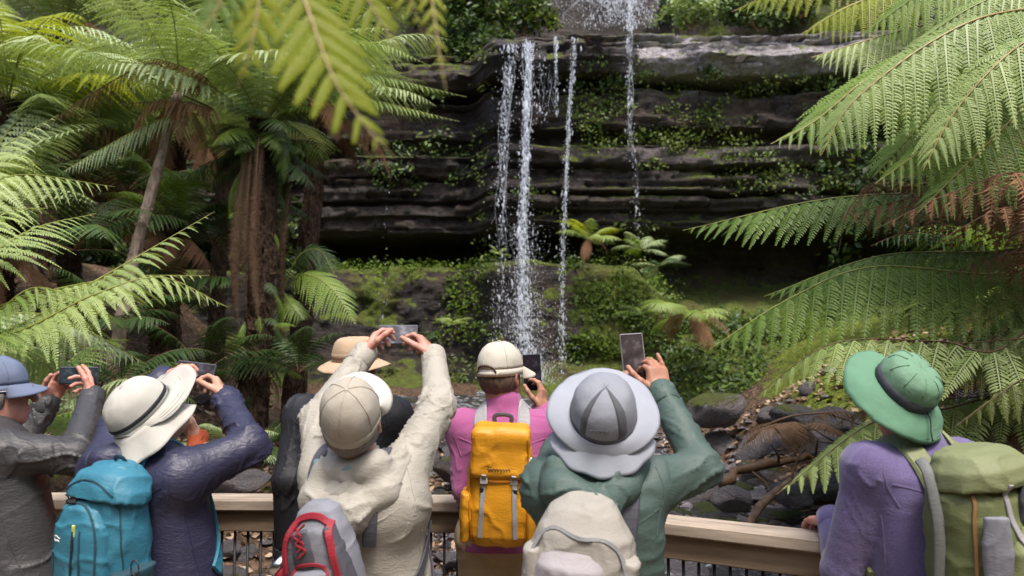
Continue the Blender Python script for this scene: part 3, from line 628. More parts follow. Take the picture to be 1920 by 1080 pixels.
key_frond(tr, [rt, P(1800, -40, 4.8), P(1620, 0, 4.8), P(1500, 65, 4.8)], .32, leaf='frond_yellow', stipe='stipe_tan', droop=.6, sweep=.5, up=UPR, **kr)
key_frond(tr, [rt, P(1780, -80, 5.2), P(1520, -40, 5.2), P(1372, 22, 5.3)], .34, leaf='frond_yellow', stipe='stipe_tan', droop=.5, sweep=.6, up=UPR, **kr)
key_frond(tr, [rt, P(1960, -60, 4.4), P(1780, -40, 4.4), P(1620, 60, 4.5)], .36, leaf='frond', droop=.5, sweep=.5, up=UPR, **kr)
key_frond(tr, [rt, P(1980, -20, 4.2), P(1850, 0, 4.2), P(1700, 90, 4.3)], .36, leaf='frond_light', droop=.5, sweep=.5, up=UPR, **kr)
key_frond(tr, [rt, P(1980, 150, 4.9), P(1850, 200, 4.9), P(1680, 320, 5.0)], .36, leaf='frond', droop=.4, sweep=.5, up=UPR, **kr)
key_frond(tr, [rt, P(1900, 20, 4.0), P(1760, 70, 3.9), P(1600, 190, 3.9), P(1540, 290, 3.9)], .40, leaf='frond_light', stipe='stipe_tan', droop=.5, sweep=.6, up=UPR, **kr)
key_frond(tr, [rt, P(1960, 60, 3.8), P(1880, 110, 3.7), P(1790, 210, 3.7), P(1730, 320, 3.7)], .36, leaf='frond_light', stipe='stipe_tan', droop=.4, sweep=.6, up=UPR, **kr)
key_frond(tr, [rt, P(1900, 90, 5.0), P(1760, 200, 5.0), P(1640, 330, 5.0)], .38, leaf='frond', droop=.5, sweep=.5, up=UPR, **kr)
for k in range(10):
    fern_frond(tr, VAR[(['frond', 'frond_light'][k % 2], k % 4)], math.radians(-100 + k * 24), math.radians(-5), 1.6, z=(rt - rb)[2], xy=tuple((rt - rb)[:2]))
# second, lower one
r2t = P(2060, 430, 5.4); r2b = bank(r2t[0], 5.5)
t2r = thing('tree_fern', 'tree fern with long mid-height fronds and curled brown ones beside the green hat', 'tree fern', tuple(r2b))
obj('trunk', trunk_mesh([A(0, 0, -.3), (r2t - r2b) * .5, r2t - r2b], (0.18, 0.15, 0.15), np.random.default_rng(19), M['trunk']), t2r)
UP2 = (-.1, -.45, .9)
key_frond(t2r, [r2t, P(1820, 370, 5.2), P(1560, 372, 5.2), P(1280, 432, 5.3)], .42, leaf='frond', droop=.75, sweep=.75, hang=.2, up=UP2, **kr)
key_frond(t2r, [r2t, P(1880, 470, 5.0), P(1650, 480, 4.9), P(1432, 556, 5.0)], .40, leaf='frond', droop=.6, sweep=.7, hang=.2, up=UP2, **kr)
key_frond(t2r, [r2t, P(1900, 510, 4.6), P(1640, 500, 4.4), P(1480, 560, 4.4), P(1330, 655, 4.4)],   .46, leaf='frond', droop=1.0, sweep=.55, hang=.2, up=UP2, **kr)
key_frond(t2r, [r2t, P(1960, 560, 4.6), P(1800, 550, 4.5), P(1650, 600, 4.5)], .40, leaf='frond', droop=.8, sweep=.5, up=UP2, **kr)
key_frond(t2r, [r2t, P(1980, 380, 5.3), P(1850, 350, 5.4), P(1600, 400, 5.6)], .38, leaf='frond_dark', droop=.8, sweep=.5, up=UP2, **kr)
key_frond(t2r, [r2t, P(1900, 640, 4.2), P(1760, 640, 4.2), P(1560, 645, 4.2), P(1410, 748, 4.3)], .36, leaf='frond_light', stipe='stipe', droop=.9, sweep=.6, hang=.2, up=UP2, **kr)
key_frond(t2r, [r2t, P(1960, 680, 4.4), P(1800, 760, 4.4), P(1640, 790, 4.4), P(1455, 928, 4.3)], .36, leaf='frond_light', stipe='stipe', droop=.8, sweep=.6, hang=.2, up=UP2, **kr)
key_frond(t2r, [r2t, P(1990, 600, 4.2), P(1850, 640, 4.2), P(1700, 640, 4.2)], .42, leaf='frond_olive', stipe='stipe', droop=1.2, sweep=.3, up=UP2, **kr)
key_frond(t2r, [r2t, P(2000, 700, 4.4), P(1860, 770, 4.4), P(1740, 780, 4.4)], .40, leaf='frond_olive', stipe='stipe', droop=1.2, sweep=.3, up=UP2, **kr)
key_frond(t2r, [r2t, P(2000, 760, 4.5), P(1900, 850, 4.4), P(1800, 860, 4.4)], .34, leaf='frond_olive', stipe='stipe', droop=1.2, sweep=.3, up=UP2, **kr)
for (a_, b_, c_, lf, w_) in (((1980, 620, 4.3), (1860, 655, 4.2), (1660, 690, 4.3), 'frond_olive', .34), ((1990, 700, 4.6), (1880, 740, 4.5), (1640, 750, 4.6), 'frond', .34), ((2000, 640, 4.9), (1800, 680, 4.8), (1560, 800, 4.8), 'frond_rust', .30), ((2000, 760, 4.4), (1880, 820, 4.3), (1700, 905, 4.3), 'frond_rust', .30), ((1990, 660, 4.0), (1900, 720, 3.9), (1790, 800, 3.9), 'frond_olive', .30), ((2000, 720, 5.2), (1780, 770, 5.1), (1500, 870, 5.2), 'frond_rust', .26)):
    key_frond(t2r, [r2t, P(*a_), P(*b_), P(*c_)], w_, leaf=lf, stipe='stipe', droop=1.0, sweep=.45, hang=.25, up=UP2, **kr)
dk = dict(leaf='frond_dead', stipe='stipe', fat=1.1, droop=1.4, curl=.5, jit=.16, npairs=26, npin=13, hang=.5, sweep=.4)
key_frond(t2r, [r2t, P(1900, 350, 4.9), P(1760, 360, 4.8), P(1560, 410, 4.8)], .42, 'dead_frond', **dk)
key_frond(t2r, [r2t, P(1960, 360, 4.7), P(1860, 350, 4.6), P(1740, 390, 4.6)], .40, 'dead_frond', **dk)
key_frond(t2r, [r2t, P(1940, 330, 3.8), P(1800, 355, 3.7), P(1640, 430, 3.7)], .34, 'dead_frond', **dk)
key_frond(t2r, [r2t, P(1960, 400, 3.7), P(1880, 390, 3.6), P(1780, 440, 3.6)], .36, 'dead_frond', **dk)
key_frond(t2r, [r2t, P(1700, 340, 4.9), P(1600, 380, 4.8), P(1570, 480, 4.8)], .16, 'dead_frond', **dk)
key_frond(t2r, [r2t, P(1990, 480, 4.5), P(1900, 470, 4.4), P(1760, 520, 4.4)], .34, 'dead_frond', **dk)
key_frond(t2r, [r2t, P(2000, 600, 4.6), P(1900, 690, 4.6), P(1760, 720, 4.6)], .36, 'dead_frond', **dk)
for k in range(12):
    fern_frond(t2r, VAR[(['frond', 'frond_light', 'frond_dark'][k % 3], k % 4)], math.radians(-120 + k * 22), math.radians(-5), 1.6, z=(r2t - r2b)[2], xy=tuple((r2t - r2b)[:2]))
rf = P(1960, 560, 7.5); tree_fern(bank(rf[0], 7.5), rf, 'green tree fern on the right bank behind the curled brown fronds', 18, 1.9, ('frond', 'frond_light', 'frond_dark'), seed=31, skirt=10, dead=4)
rf2 = P(1900, 250, 9.5); tree_fern(bank(rf2[0], 9.5), rf2, 'tall tree fern far back at the right end of the cliff', 20, 2.3, ('frond', 'frond_light'), seed=32, skirt=8, dead=3)

# --- ferns growing on the ledges by the falls
ground_fern(P(1105, 452, 14.6), 'bright yellow green fern with rusty old fronds on the ledge beside the falls', 12, .8, ('frond_light', 'frond_yellow', 'frond_light'), 71, (-25, 8), dead=4)
ground_fern(P(1292, 596, 12.8), 'bright green fern with rusty skirt on the mossy hump below the cave', 11, 1.05, ('frond_light', 'frond'), 72, (-40, -5), dead=9)
ground_fern(P(935, 478, 14.9), 'tiny round pale green fern on the ledge left of the main fall', 9, .30, ('frond_light',), 73, (-20, 15))
ground_fern(P(1200, 470, 14.4), 'grey green fern under the thin right hand fall', 9, .7, ('frond_blue', 'frond'), 74, (-30, 5))
ground_fern(P(1235, 500, 14.0), 'drooping dull green fern at the mouth of the cave', 8, .65, ('frond_blue', 'frond_dark'), 75, (-35, 0))
ground_fern(P(1200, 590, 13.4), 'small dark fern on the mossy hump beside the falls', 9, .5, ('frond', 'frond_dark'), 76, (-20, 10))
ground_fern(P(850, 610, 14.6), 'small bright fern on the wet wall between the two hats', 8, .45, ('frond_light',), 77, (-20, 10))

# --- near, out of focus frond hanging into the top of the picture
nf = thing('fern_frond', 'blurred yellow green fern frond hanging close in front at the top', 'fern frond', tuple(P(900, -380, 0.95)))
def near_piece(pts, wmax, leaf, npairs, **kw):
    b = np.array(nf.location); me = frond_mesh([np.asarray(p) - b for p in pts], wmax, leaf=leaf, stipe='stipe_tan', npairs=npairs, npin=11, lob=2, r0=0.0024, base_bare=0.0, plen=0.16, pw=1.0, ppow=0.45, jit=.02, **kw)
    obj('pinna', me, nf)
mbm = MB(); mbm.tube(spline([P(900, -380, .95), P(760, -150, .85), P(560, -50, .78), P(380, -30, .76), P(200, -90, .76)], 14) - np.array(nf.location), np.linspace(.005, .002, 14), 6)
mbm.build('rachis', M['stipe_tan'], nf, True)
NP = dict(droop=.45, sweep=.55, hang=.10, up=(.1, -1, .35), shape=(.35, .9))
near_piece([P(545, -70, .78), P(585, 40, .75), P(622, 140, .72), P(670, 215, .71), P(738, 296, .70)], .068, 'frond_yellow', 10, **NP)
near_piece([P(795, -190, .84), P(803, -60, .80), P(818, 60, .77), P(836, 172, .75)], .032, 'frond_yellow', 13, **NP)
near_piece([P(470, -120, .77), P(485, -10, .76), P(470, 90, .75), P(445, 165, .75)], .048, 'frond_yellow', 8, **NP)
near_piece([P(630, -120, .80), P(690, 0, .79), P(745, 90, .78)], .05, 'frond_yellow', 8, **NP)
near_piece([P(440, -90, .76), P(415, 0, .75), P(368, 74, .74)], .035, 'frond', 7, **NP)
near_piece([P(700, -140, .82), P(760, -30, .80), P(790, 60, .79)], .04, 'frond_yellow', 8, **NP)

# ------------------------------------------------------------------ leaf scatters
def leaf_cloud(C, size, rng, nrmdir=None, spread=1.0, long=1.7):
    n = len(C); d = nrm(rng.normal(0, 1, (n, 3)) * spread + (0 if nrmdir is None else nrmdir))
    t = nrm(np.cross(d, rng.normal(0, 1, (n, 3)))); b = np.cross(d, t); s = (size * rng.uniform(0.55, 1.35, n))[:, None]
    V = np.stack([C - t * s * long * .5, C + b * s * .5 + d * s * .12, C + t * s * long * .5, C - b * s * .5 + d * s * .12], 1).reshape(-1, 3)
    k = np.arange(n) * 4
    return V, np.stack([k, k + 1, k + 2, k + 3], -1)
def patch_on_cliff(boxes, rng):
    out = []; nn = []
    for (x0, x1, y0, y1, cnt, lift) in boxes:
        idx = cliff_cell(x0, x1, y0, y1)
        if len(idx) == 0: continue
        # clumps
        nc = max(3, cnt // 42); cs = rng.choice(idx, nc)
        pick = rng.choice(cs, cnt); p = _cV[pick] + rng.normal(0, 1, (cnt, 3)) * A(.15, .08, .09); n = _cN[pick]
        out.append(p + n * rng.uniform(0.0, lift, (cnt, 1))); nn.append(n)
    return np.concatenate(out), np.concatenate(nn)
def stuff_leaves(name, label, boxes, size, mats, seed, spread=.9):
    rng = np.random.default_rng(seed); C, N = patch_on_cliff(boxes, rng); V, F = leaf_cloud(C, size, rng, N * .8 + A(0, -.3, .5), spread)
    return tag(obj(name, mesh_np(name, V, F, [M[m] for m in mats], rng.integers(0, len(mats), len(F)))), label, 'foliage', kind='stuff')
stuff_leaves('ledge_foliage', 'small yellow green leaves hanging along the cliff ledges', [
    (1370, 1540, 120, 190, 1500, .3), (1100, 1190, 110, 180, 700, .25), (1190, 1330, 90, 170, 900, .15), (1180, 1340, 195, 275, 1500, .25), (1110, 1260, 250, 300, 700, .25), (1350, 1420, 270, 350, 600, .2), (1420, 1620, 290, 350, 900, .2),
    (1100, 1200, 175, 240, 500, .15), (1060, 1150, 160, 200, 250, .1), (960, 1110, 340, 400, 200, .08), (920, 1000, 480, 530, 220, .15), (1050, 1260, 500, 600, 800, .15), (1120, 1240, 420, 520, 900, .3), (820, 920, 540, 720, 500, .1), (900, 935, 90, 480, 700, .12),
    (1300, 1440, 200, 260, 250, .1)], .050, ('leaf_yellow', 'leaf', 'leaf_yellow'), 101)
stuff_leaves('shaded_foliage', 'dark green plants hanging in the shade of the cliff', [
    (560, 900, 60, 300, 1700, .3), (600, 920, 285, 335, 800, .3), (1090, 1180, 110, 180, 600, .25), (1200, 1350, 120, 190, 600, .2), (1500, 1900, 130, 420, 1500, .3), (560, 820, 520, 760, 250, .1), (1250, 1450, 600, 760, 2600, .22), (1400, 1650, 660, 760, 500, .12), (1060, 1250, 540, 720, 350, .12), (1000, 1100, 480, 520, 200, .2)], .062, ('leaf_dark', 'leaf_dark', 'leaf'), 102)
stuff_leaves('moss_tufts', 'bright green moss along the ledge over the wet wall', [
    (600, 930, 488, 512, 3200, .06), (1090, 1240, 530, 600, 2200, .08), (1060, 1200, 625, 660, 1300, .07), (830, 920, 520, 640, 1200, .06), (1020, 1120, 470, 510, 500, .06), (1180, 1300, 600, 680, 900, .06), (1300, 1700, 590, 770, 5200, .06)], .05, ('moss_leaf', 'moss_leaf', 'leaf'), 103)
stuff_leaves('hillside_foliage', 'dense bushes and leaves covering the slopes beside and above the cliff', [
    (-200, 560, -60, 700, 5200, .7), (560, 1020, -60, 70, 3400, .7), (1240, 2100, -60, 40, 2600, .5), (1560, 2100, 40, 640, 4200, .7)], .10, ('leaf', 'leaf_dark', 'leaf_dark', 'leaf_yellow'), 104)
def shrub(p, label, r, n, mats, seed, size=.09):
    rng = np.random.default_rng(seed); t = thing('shrub', label, 'shrub', tuple(p))
    cs = nrm(rng.normal(0, 1, (26, 3))) * rng.uniform(.35, 1, (26, 1)) * A(*r) + A(0, 0, r[2] * .8)
    C = cs[rng.integers(0, 26, n)] + rng.normal(0, 1, (n, 3)) * A(*r) * .17; V, F = leaf_cloud(C, size, rng, A(0, -.3, .8), 1.0)
    obj('foliage', mesh_np('foliage', V, F, [M[m] for m in mats], rng.integers(0, len(mats), n)), t)
    mb = MB()
    for c in cs[:9]: mb.tube(spline([A(0, 0, -.2), c * .5 + rng.normal(0, .05, 3), c], 5), [.02, .016, .012, .008, .005], 5)
    mb.build('stem', M['stipe'], t)
shrub(P(880, 40, 16.8), 'yellowish leafy shrub hanging over the corner left of the waterfall lip', (.9, .6, .75), 1900, ('leaf', 'leaf_yellow', 'leaf_dark'), 111)
shrub(P(985, 60, 17.0), 'dry olive shrub right against the waterfall lip', (.7, .5, .75), 1500, ('leaf_yellow', 'leaf', 'leaf_dark'), 112)
shrub(P(1295, 42, 17.6), 'pale green fluffy shrub on the terrace beside the upper cascade', (.75, .5, .4), 1700, ('frond_light', 'frond_blue'), 113, .07)
shrub(P(1420, 45, 17.6), 'darker shrub on the terrace above the pale rock slab', (.9, .5, .45), 1600, ('leaf', 'frond_blue', 'leaf_dark'), 114)
shrub(P(880, 110, 16.6), 'dark shrub in the hollow behind the hanging yellow frond', (.7, .5, .6), 1200, ('leaf_dark', 'leaf'), 115)
shrub(P(1500, 20, 18.0), 'green shrub behind the top right fern tips', (1.0, .6, .7), 1600, ('leaf', 'leaf_yellow'), 116)
# ------------------------------------------------------------------ falling water
def cliff_front(px, py):
    idx = cliff_cell(px - 14, px + 14, py - 14, py + 14)
    return _cV[idx][:, 1].min() if len(idx) else CY
def fall(label, track, n, seed, bead=.026, thread=0, group='falls over the cliff', name='waterfall'):
    """track: list of (px, py, half width px, density, Y)"""
    rng = np.random.default_rng(seed); tr = np.array(track, float)
    cum = np.concatenate([[0], np.cumsum(np.diff(tr[:, 1]) * (tr[1:, 3] + tr[:-1, 3]) / 2)]); u = rng.uniform(0, cum[-1], n)
    py = np.interp(u, cum, tr[:, 1]); px = np.interp(py, tr[:, 1], tr[:, 0]); hw = np.interp(py, tr[:, 1], tr[:, 2]); Y = np.interp(py, tr[:, 1], tr[:, 4])
    # clumped sideways: threads that wander, pinched and split
    th = rng.integers(0, 5, n); ph = py * .03 + th * 2.1
    off = np.where(rng.uniform(size=n) < .62, .55 * np.sin(ph * (.6 + .12 * th)) * .7 + rng.normal(0, .22, n), rng.normal(0, .75, n))
    px = px + hw * np.clip(off, -2.4, 2.4)
    F = A(0, math.cos(PITCH), math.sin(PITCH)); Uv = A(0, -math.sin(PITCH), math.cos(PITCH))
    d = F + ((px - 960) / FPX)[:, None] * A(1, 0, 0) + ((540 - py) / FPX)[:, None] * Uv
    Y = Y - .22 * (Y < 15.3); C = CAM + d * (Y / d[:, 1])[:, None]; C[:, 1] += rng.normal(0, .09, n)
    w = bead * rng.gamma(2.0, .32, n) * (1 - .25 * np.abs(off)).clip(.3, 1); h = w * rng.uniform(1.0, 3.6, n)
    # rounded beads: stretched octahedra split once -> 6-sided spindle
    a = np.arange(5) / 5 * 2 * math.pi; k = n
    ring = np.stack([np.cos(a), np.sin(a), 0 * a], -1)
    V = np.concatenate([C[:, None] + ring * w[:, None, None] + (h * -.18)[:, None, None] * A(0, 0, 1), (C + h[:, None] * A(0, 0, 1.0))[:, None], (C - h[:, None] * A(0, 0, .8))[:, None]], 1)
    V = V.reshape(-1, 3); b = np.arange(k) * 7; T = []
    for j in range(5):
        T += [np.stack([b + j, b + (j + 1) % 5, b + 5], -1), np.stack([b + (j + 1) % 5, b + j, b + 6], -1)]
    Fs = np.concatenate(T); Vs = [V]; Ff = [Fs]; nv = len(V)
    for q in range(thread):                                    # continuous glassy threads
        s = rng.uniform(-.8, .8); y0 = tr[0, 1] + rng.uniform(-1, 2); y1 = tr[0, 1] + (tr[-1, 1] - tr[0, 1]) * rng.uniform(.45, 1.0); ys = np.linspace(y0, y1, 26)
        pts = np.array([P(np.interp(y, tr[:, 1], tr[:, 0]) + np.interp(y, tr[:, 1], tr[:, 2]) * (s + .25 * math.sin(y * .045 + q)), y, np.interp(y, tr[:, 1], tr[:, 4]) + .03 * math.sin(q)) for y in ys])
        m = MB(); rr = bead * .42 * (0.5 + .8 * np.abs(vnoise(np.stack([ys * .12, 0 * ys + q, 0 * ys], -1)))) * np.linspace(1.2, .4, 26); m.tube(pts, rr, 5)
        Vq = np.concatenate(m.V); Fq = np.array([f for f in m.F if len(f) == 4]); Vs.append(Vq); Ff.append(Fq + nv); nv += len(Vq)
    o = obj(name, mesh_np(name, np.concatenate(Vs), Ff, [M['drops']], smooth=True))
    return tag(o, label, 'waterfall', group)
fall('main white fall, the widest one, dropping to the pool behind the cream cap', [(990, 78, 15, 1.0, 15.0), (990, 150, 11, .9, 14.9), (985, 300, 9, 1.0, 14.85), (980, 420, 12, 1.2, 14.8), (978, 520, 16, 1.3, 14.7), (985, 640, 22, 1.2, 14.5), (1010, 720, 34, 1.0, 14.3)], 4400, 1, .0145, 9)
fall('ragged veil of water left of the main fall', [(958, 84, 17, 1.0, 15.1), (950, 180, 15, .8, 15.0), (942, 300, 13, .45, 15.0), (940, 430, 16, .28, 14.9), (935, 640, 26, .22, 14.7)], 1300, 2, .0115, 7)
fall('narrow fall just right of the main one', [(1078, 72, 9, 1.1, 15.1), (1070, 180, 7, 1.0, 15.0), (1062, 330, 6, .9, 14.95), (1056, 450, 7, .9, 14.9), (1054, 600, 9, .8, 14.7), (1052, 700, 15, .8, 14.5)], 1500, 3, .012, 4)
fall('thin twin threads of water in front of the dark bushy rock', [(1181, 66, 11, 1.0, 15.0), (1180, 150, 10, .8, 14.95), (1182, 260, 9, .55, 14.9), (1190, 330, 8, .25, 14.9), (1196, 460, 12, .18, 14.8)], 520, 4, .0105, 3)
fall('short fine thread between the main and the narrow fall', [(1042, 68, 4, 1, 15.1), (1043, 120, 3, .7, 15.05), (1044, 220, 5, .3, 15.0)], 180, 5, .014, 3)
fall('faint drips from the dark ceiling left of the falls', [(730, 240, 4, .5, 15.6), (728, 330, 5, .8, 15.6), (724, 480, 9, .6, 15.5), (718, 600, 10, 1.4, 15.2)], 70, 6, .010, 0)
fall('scattered spray around the foot of the main fall', [(985, 420, 50, .15, 14.7), (985, 560, 60, .6, 14.5), (1000, 720, 75, 1.3, 14.2)], 5200, 7, .0065, 0)
fall('fine dripping curtain under the rock lip right of the main fall', [(1015, 100, 24, .6, 15.2), (1015, 160, 24, .8, 15.15), (1018, 230, 26, .3, 15.1)], 170, 10, .011, 8)
# upper cascade: broad veil over the set back wall
fall('broad upper cascade at the very top of the picture', [(1150, -40, 110, 1, 19.3), (1160, 25, 115, 1, 19.2), (1165, 52, 110, .6, 19.1)], 2600, 8, .014, 60)
fall('single upper jet landing on the lip above the twin threads', [(1178, -40, 7, 1, 19.0), (1181, 20, 7, 1, 18.0), (1184, 58, 12, 1, 16.4)], 420, 9, .015, 4)

# pool, stream
def stream():
    xs = np.linspace(0, 1, 40); ys = np.concatenate([np.arange(4.2, 14.8, .12)]); V = []
    for y in ys:
        c = np.interp(y, [4, 6, 8, 11, 15], [.9, 1.2, .7, .3, .3]); hw = np.interp(y, [4, 6, 9, 12, 15], [1.6, 1.5, 1.3, 2.6, 3.4])
        x = c + (xs - .5) * 2 * hw; z = np.interp(y, [3.6, 4.3, 6, 10, 13, 16], [-.5, -.1, .2, .48, .66, .9]) + .02
        V.append(np.stack([x, 0 * x + y, z + .05 * fbm(np.stack([x * 2, 0 * x + y * 2, 0 * x], -1), 3)], -1))
    V = np.concatenate(V); nx = 40; i = (np.arange(nx - 1)[None] + nx * np.arange(len(ys) - 1)[:, None]).ravel()
    tag(obj('stream', mesh_np('stream', V, np.stack([i, i + 1, i + 1 + nx, i + nx], -1), [M['water']], smooth=True)), 'shallow white flecked stream running between the stones', None, kind='structure')
stream()

# ------------------------------------------------------------------ stones
def rock_mesh(seed, sub=3):
    import bmesh
    rng = np.random.default_rng(seed); bm = bmesh.new(); bmesh.ops.create_icosphere(bm, subdivisions=sub, radius=1.0)
    V = np.array([v.co[:] for v in bm.verts]); pl = nrm(rng.normal(0, 1, (9, 3))); dd = rng.uniform(.55, .85, 9)
    for n_, d in zip(pl, dd):
        t = V @ n_ - d; V = V - np.clip(t, 0, 9)[:, None] * n_ * .9
    V = V * (1 + .16 * fbm(V * 1.7 + seed * 3.1, 4))[:, None]
    F = np.array([[v.index for v in f.verts] for f in bm.faces]); bm.free()
    me = mesh_np('rock', V, F, [M['rock']], smooth=True); set_attr(me, 'moss', .05 + .45 * sstep(.1, .9, V[:, 2]) + .35 * fbm(V * 1.2 + seed, 3) - (.35 if seed % 3 else -.1)); set_attr(me, 'pale', np.full(len(V), .35 * (seed % 2)))
    return me
ROCKS = [rock_mesh(s) for s in range(8)]
def stones():
    rng = np.random.default_rng(77)
    spots = []
    for k in range(130):
        y = rng.uniform(4.6, 9.5); c = np.interp(y, [4, 6, 8, 11], [.4, .7, .7, .3]); x = c + rng.normal(0, 1) * np.interp(y, [4, 7, 10], [1.7, 1.7, 1.8]); spots.append((x, y, rng.gamma(2.2, .036) + .035))
    for k in range(120):
        y = rng.uniform(4.7, 7.6); x = rng.uniform(.9, 3.4); spots.append((x, y, rng.gamma(2.2, .036) + .035))
    for k in range(46):
        y = rng.uniform(4.4, 5.6); x = rng.uniform(-2.6, .2); spots.append((x, y, rng.uniform(.05, .13)))
    for x, y, s in spots:
        ri = int(rng.integers(0, 8)); o = bpy.data.objects.new('rock', ROCKS[ri]); COL.objects.link(o)
        o.location = (x, y, float(ground_z(np.array([x]), np.array([y]))[0]) + s * .15); o.scale = (s * rng.uniform(.9, 1.5), s * rng.uniform(.8, 1.3), s * rng.uniform(.5, .85)); o.rotation_euler = (rng.normal(0, .25), rng.normal(0, .25), rng.uniform(0, 6.28))
        kind_ = 'mossy grey' if ri % 3 == 0 else ('pale grey' if ri % 2 else 'dark wet')
        where = 'stream bed beyond the left stretch of handrail' if x < -.35 else ('stream bed behind the pink fleece and green jacket' if x < .9 else ('stony bank above the right stretch of handrail' if y < 6.3 else 'far part of the stream below the mossy bank'))
        tag(o, kind_ + ' stone lying in the ' + where, 'stone', 'stones in the stream bed')
stones()
for i, (px, py, Y, s, lab) in enumerate(((1500, 790, 7.6, .26, 'broad grey boulder below the mossy bank, left of the green hat'), (1370, 935, 5.6, .16, 'mossy round stone just above the right handrail'), (1530, 915, 5.8, .22, 'dark wet boulder beside the purple sleeve'), (1340, 770, 9.0, .36, 'dark mossy boulder behind the raised green sleeve'), (1480, 930, 5.5, .14, 'light grey stone above the right handrail'), (1790, 880, 5.0, .24, 'brown boulder behind the olive backpack'), (850, 880, 7.5, .24, 'grey boulder between beige sleeve and pink shirt'), (450, 910, 5.8, .2, 'low mossy boulder over the left handrail'), (1650, 720, 9.0, .5, 'large mossy boulder behind the green hat'), (1880, 790, 7.0, .45, 'mossy boulder in the gloom under the right hand ferns'))):
    o = bpy.data.objects.new('boulder', ROCKS[i % 8]); COL.objects.link(o); o.location = P(px, py, Y); o.scale = (s * 1.3, s, s * .62); o.rotation_euler = (0.1, 0.15, i * 1.3); tag(o, lab, 'boulder')
def gravel():
    rng = np.random.default_rng(15); n = 5200; y = 4.3 + 6.5 * rng.uniform(0, 1, n) ** 1.2; x = np.interp(y, [4, 6, 8, 11], [.6, 1.0, .9, .3]) + rng.normal(0, .95, n); z = ground_z(x, y) + .015; C = np.stack([x, y, z], -1)
    U = A(*[(1, 0, 0), (.3, .95, 0), (-.8, .6, 0), (-.8, -.6, 0), (.3, -.95, 0), (0, 0, .8), (.1, .1, -.6)]); s = rng.gamma(2.5, .013, n) + .012
    V = C[:, None] + (U[None] * rng.uniform(.7, 1.3, (n, 7, 1))) * s[:, None, None] * A(1.2, 1, .7); b = np.arange(n) * 7; T = []
    for j in range(5): T += [np.stack([b + j, b + (j + 1) % 5, b + 5], -1), np.stack([b + (j + 1) % 5, b + j, b + 6], -1)]
    me = mesh_np('gravel', V.reshape(-1, 3), np.concatenate(T), [M['rock']]); set_attr(me, 'moss', np.full(n * 7, -.2)); set_attr(me, 'pale', np.repeat(rng.uniform(0, .6, n), 7))
    tag(obj('gravel', me), 'small wet stones strewn through the stream bed', 'gravel', kind='stuff')
gravel()
def litter():
    rng = np.random.default_rng(5); n = 9000
    y = rng.uniform(4.2, 10, n); x = rng.uniform(-4.5, 5.5, n); z = ground_z(x, y) + .02
    V, F = leaf_cloud(np.stack([x, y, z], -1), .05, rng, A(0, 0, 1.6), .7); m = plain('dead_leaf', (.17, .10, .06), .8, .6, 3)
    m2 = plain('dead_leaf_pale', (.33, .24, .17), .8, .4, 3)
    tag(obj('leaf_litter', mesh_np('leaf_litter', V, F, [m, m2], rng.integers(0, 2, n))), 'fallen brown leaves over the stream banks', 'leaf litter', kind='stuff')
litter()
def branch(label, pts, r, mat='wood_dead', twigs=4, seed=0):
    rng = np.random.default_rng(seed); b = np.asarray(pts[0]); t = thing('fallen_branch', label, 'branch', tuple(b)); mb = MB(); q = spline([p - b for p in pts], 14); q[1:-1] += rng.normal(0, r * .35, (12, 3)); mb.tube(q, np.linspace(r, r * .45, 14) * (1 + .15 * rng.normal(0, 1, 14)), 9)
    mb.build('stem', M[mat], t, True)
    for k in range(twigs):
        i = rng.integers(3, 13); d = nrm(rng.normal(0, 1, 3) + A(0, -.3, .6)) * r * rng.uniform(5, 12); m = MB(); m.tube([q[i], q[i] + d * .5 + rng.normal(0, .02, 3), q[i] + d], [r * .3, r * .22, r * .1], 5); m.build('twig', M[mat], t)
branch('pale brown broken branch sloping above the right handrail', [P(1400, 985, 5.0), P(1470, 910, 5.3), P(1560, 850, 5.7), P(1600, 800, 6.0)], .032, seed=1)
branch('dark sodden log lying across the stream stones', [P(1350, 905, 5.9), P(1430, 872, 6.1), P(1510, 862, 6.3), P(1580, 850, 6.5)], .045, 'stipe', seed=2)
branch('arched tangle of brown dead stems left of the green hat', [P(1400, 830, 6.8), P(1450, 790, 6.7), P(1540, 775, 6.7), P(1620, 800, 6.6)], .014, 'stipe', 4, 3)
ht = ground_fern(P(1500, 800, 6.6), 'heap of curled rusty brown dead fern fronds left of the green hat', 9, .6, ('frond_rust',), 88, (-45, -15))
ground_fern(P(1560, 880, 6.0), 'flattened dry brown fern fronds by the purple sleeve', 7, .6, ('frond_rust',), 89, (-50, -20))

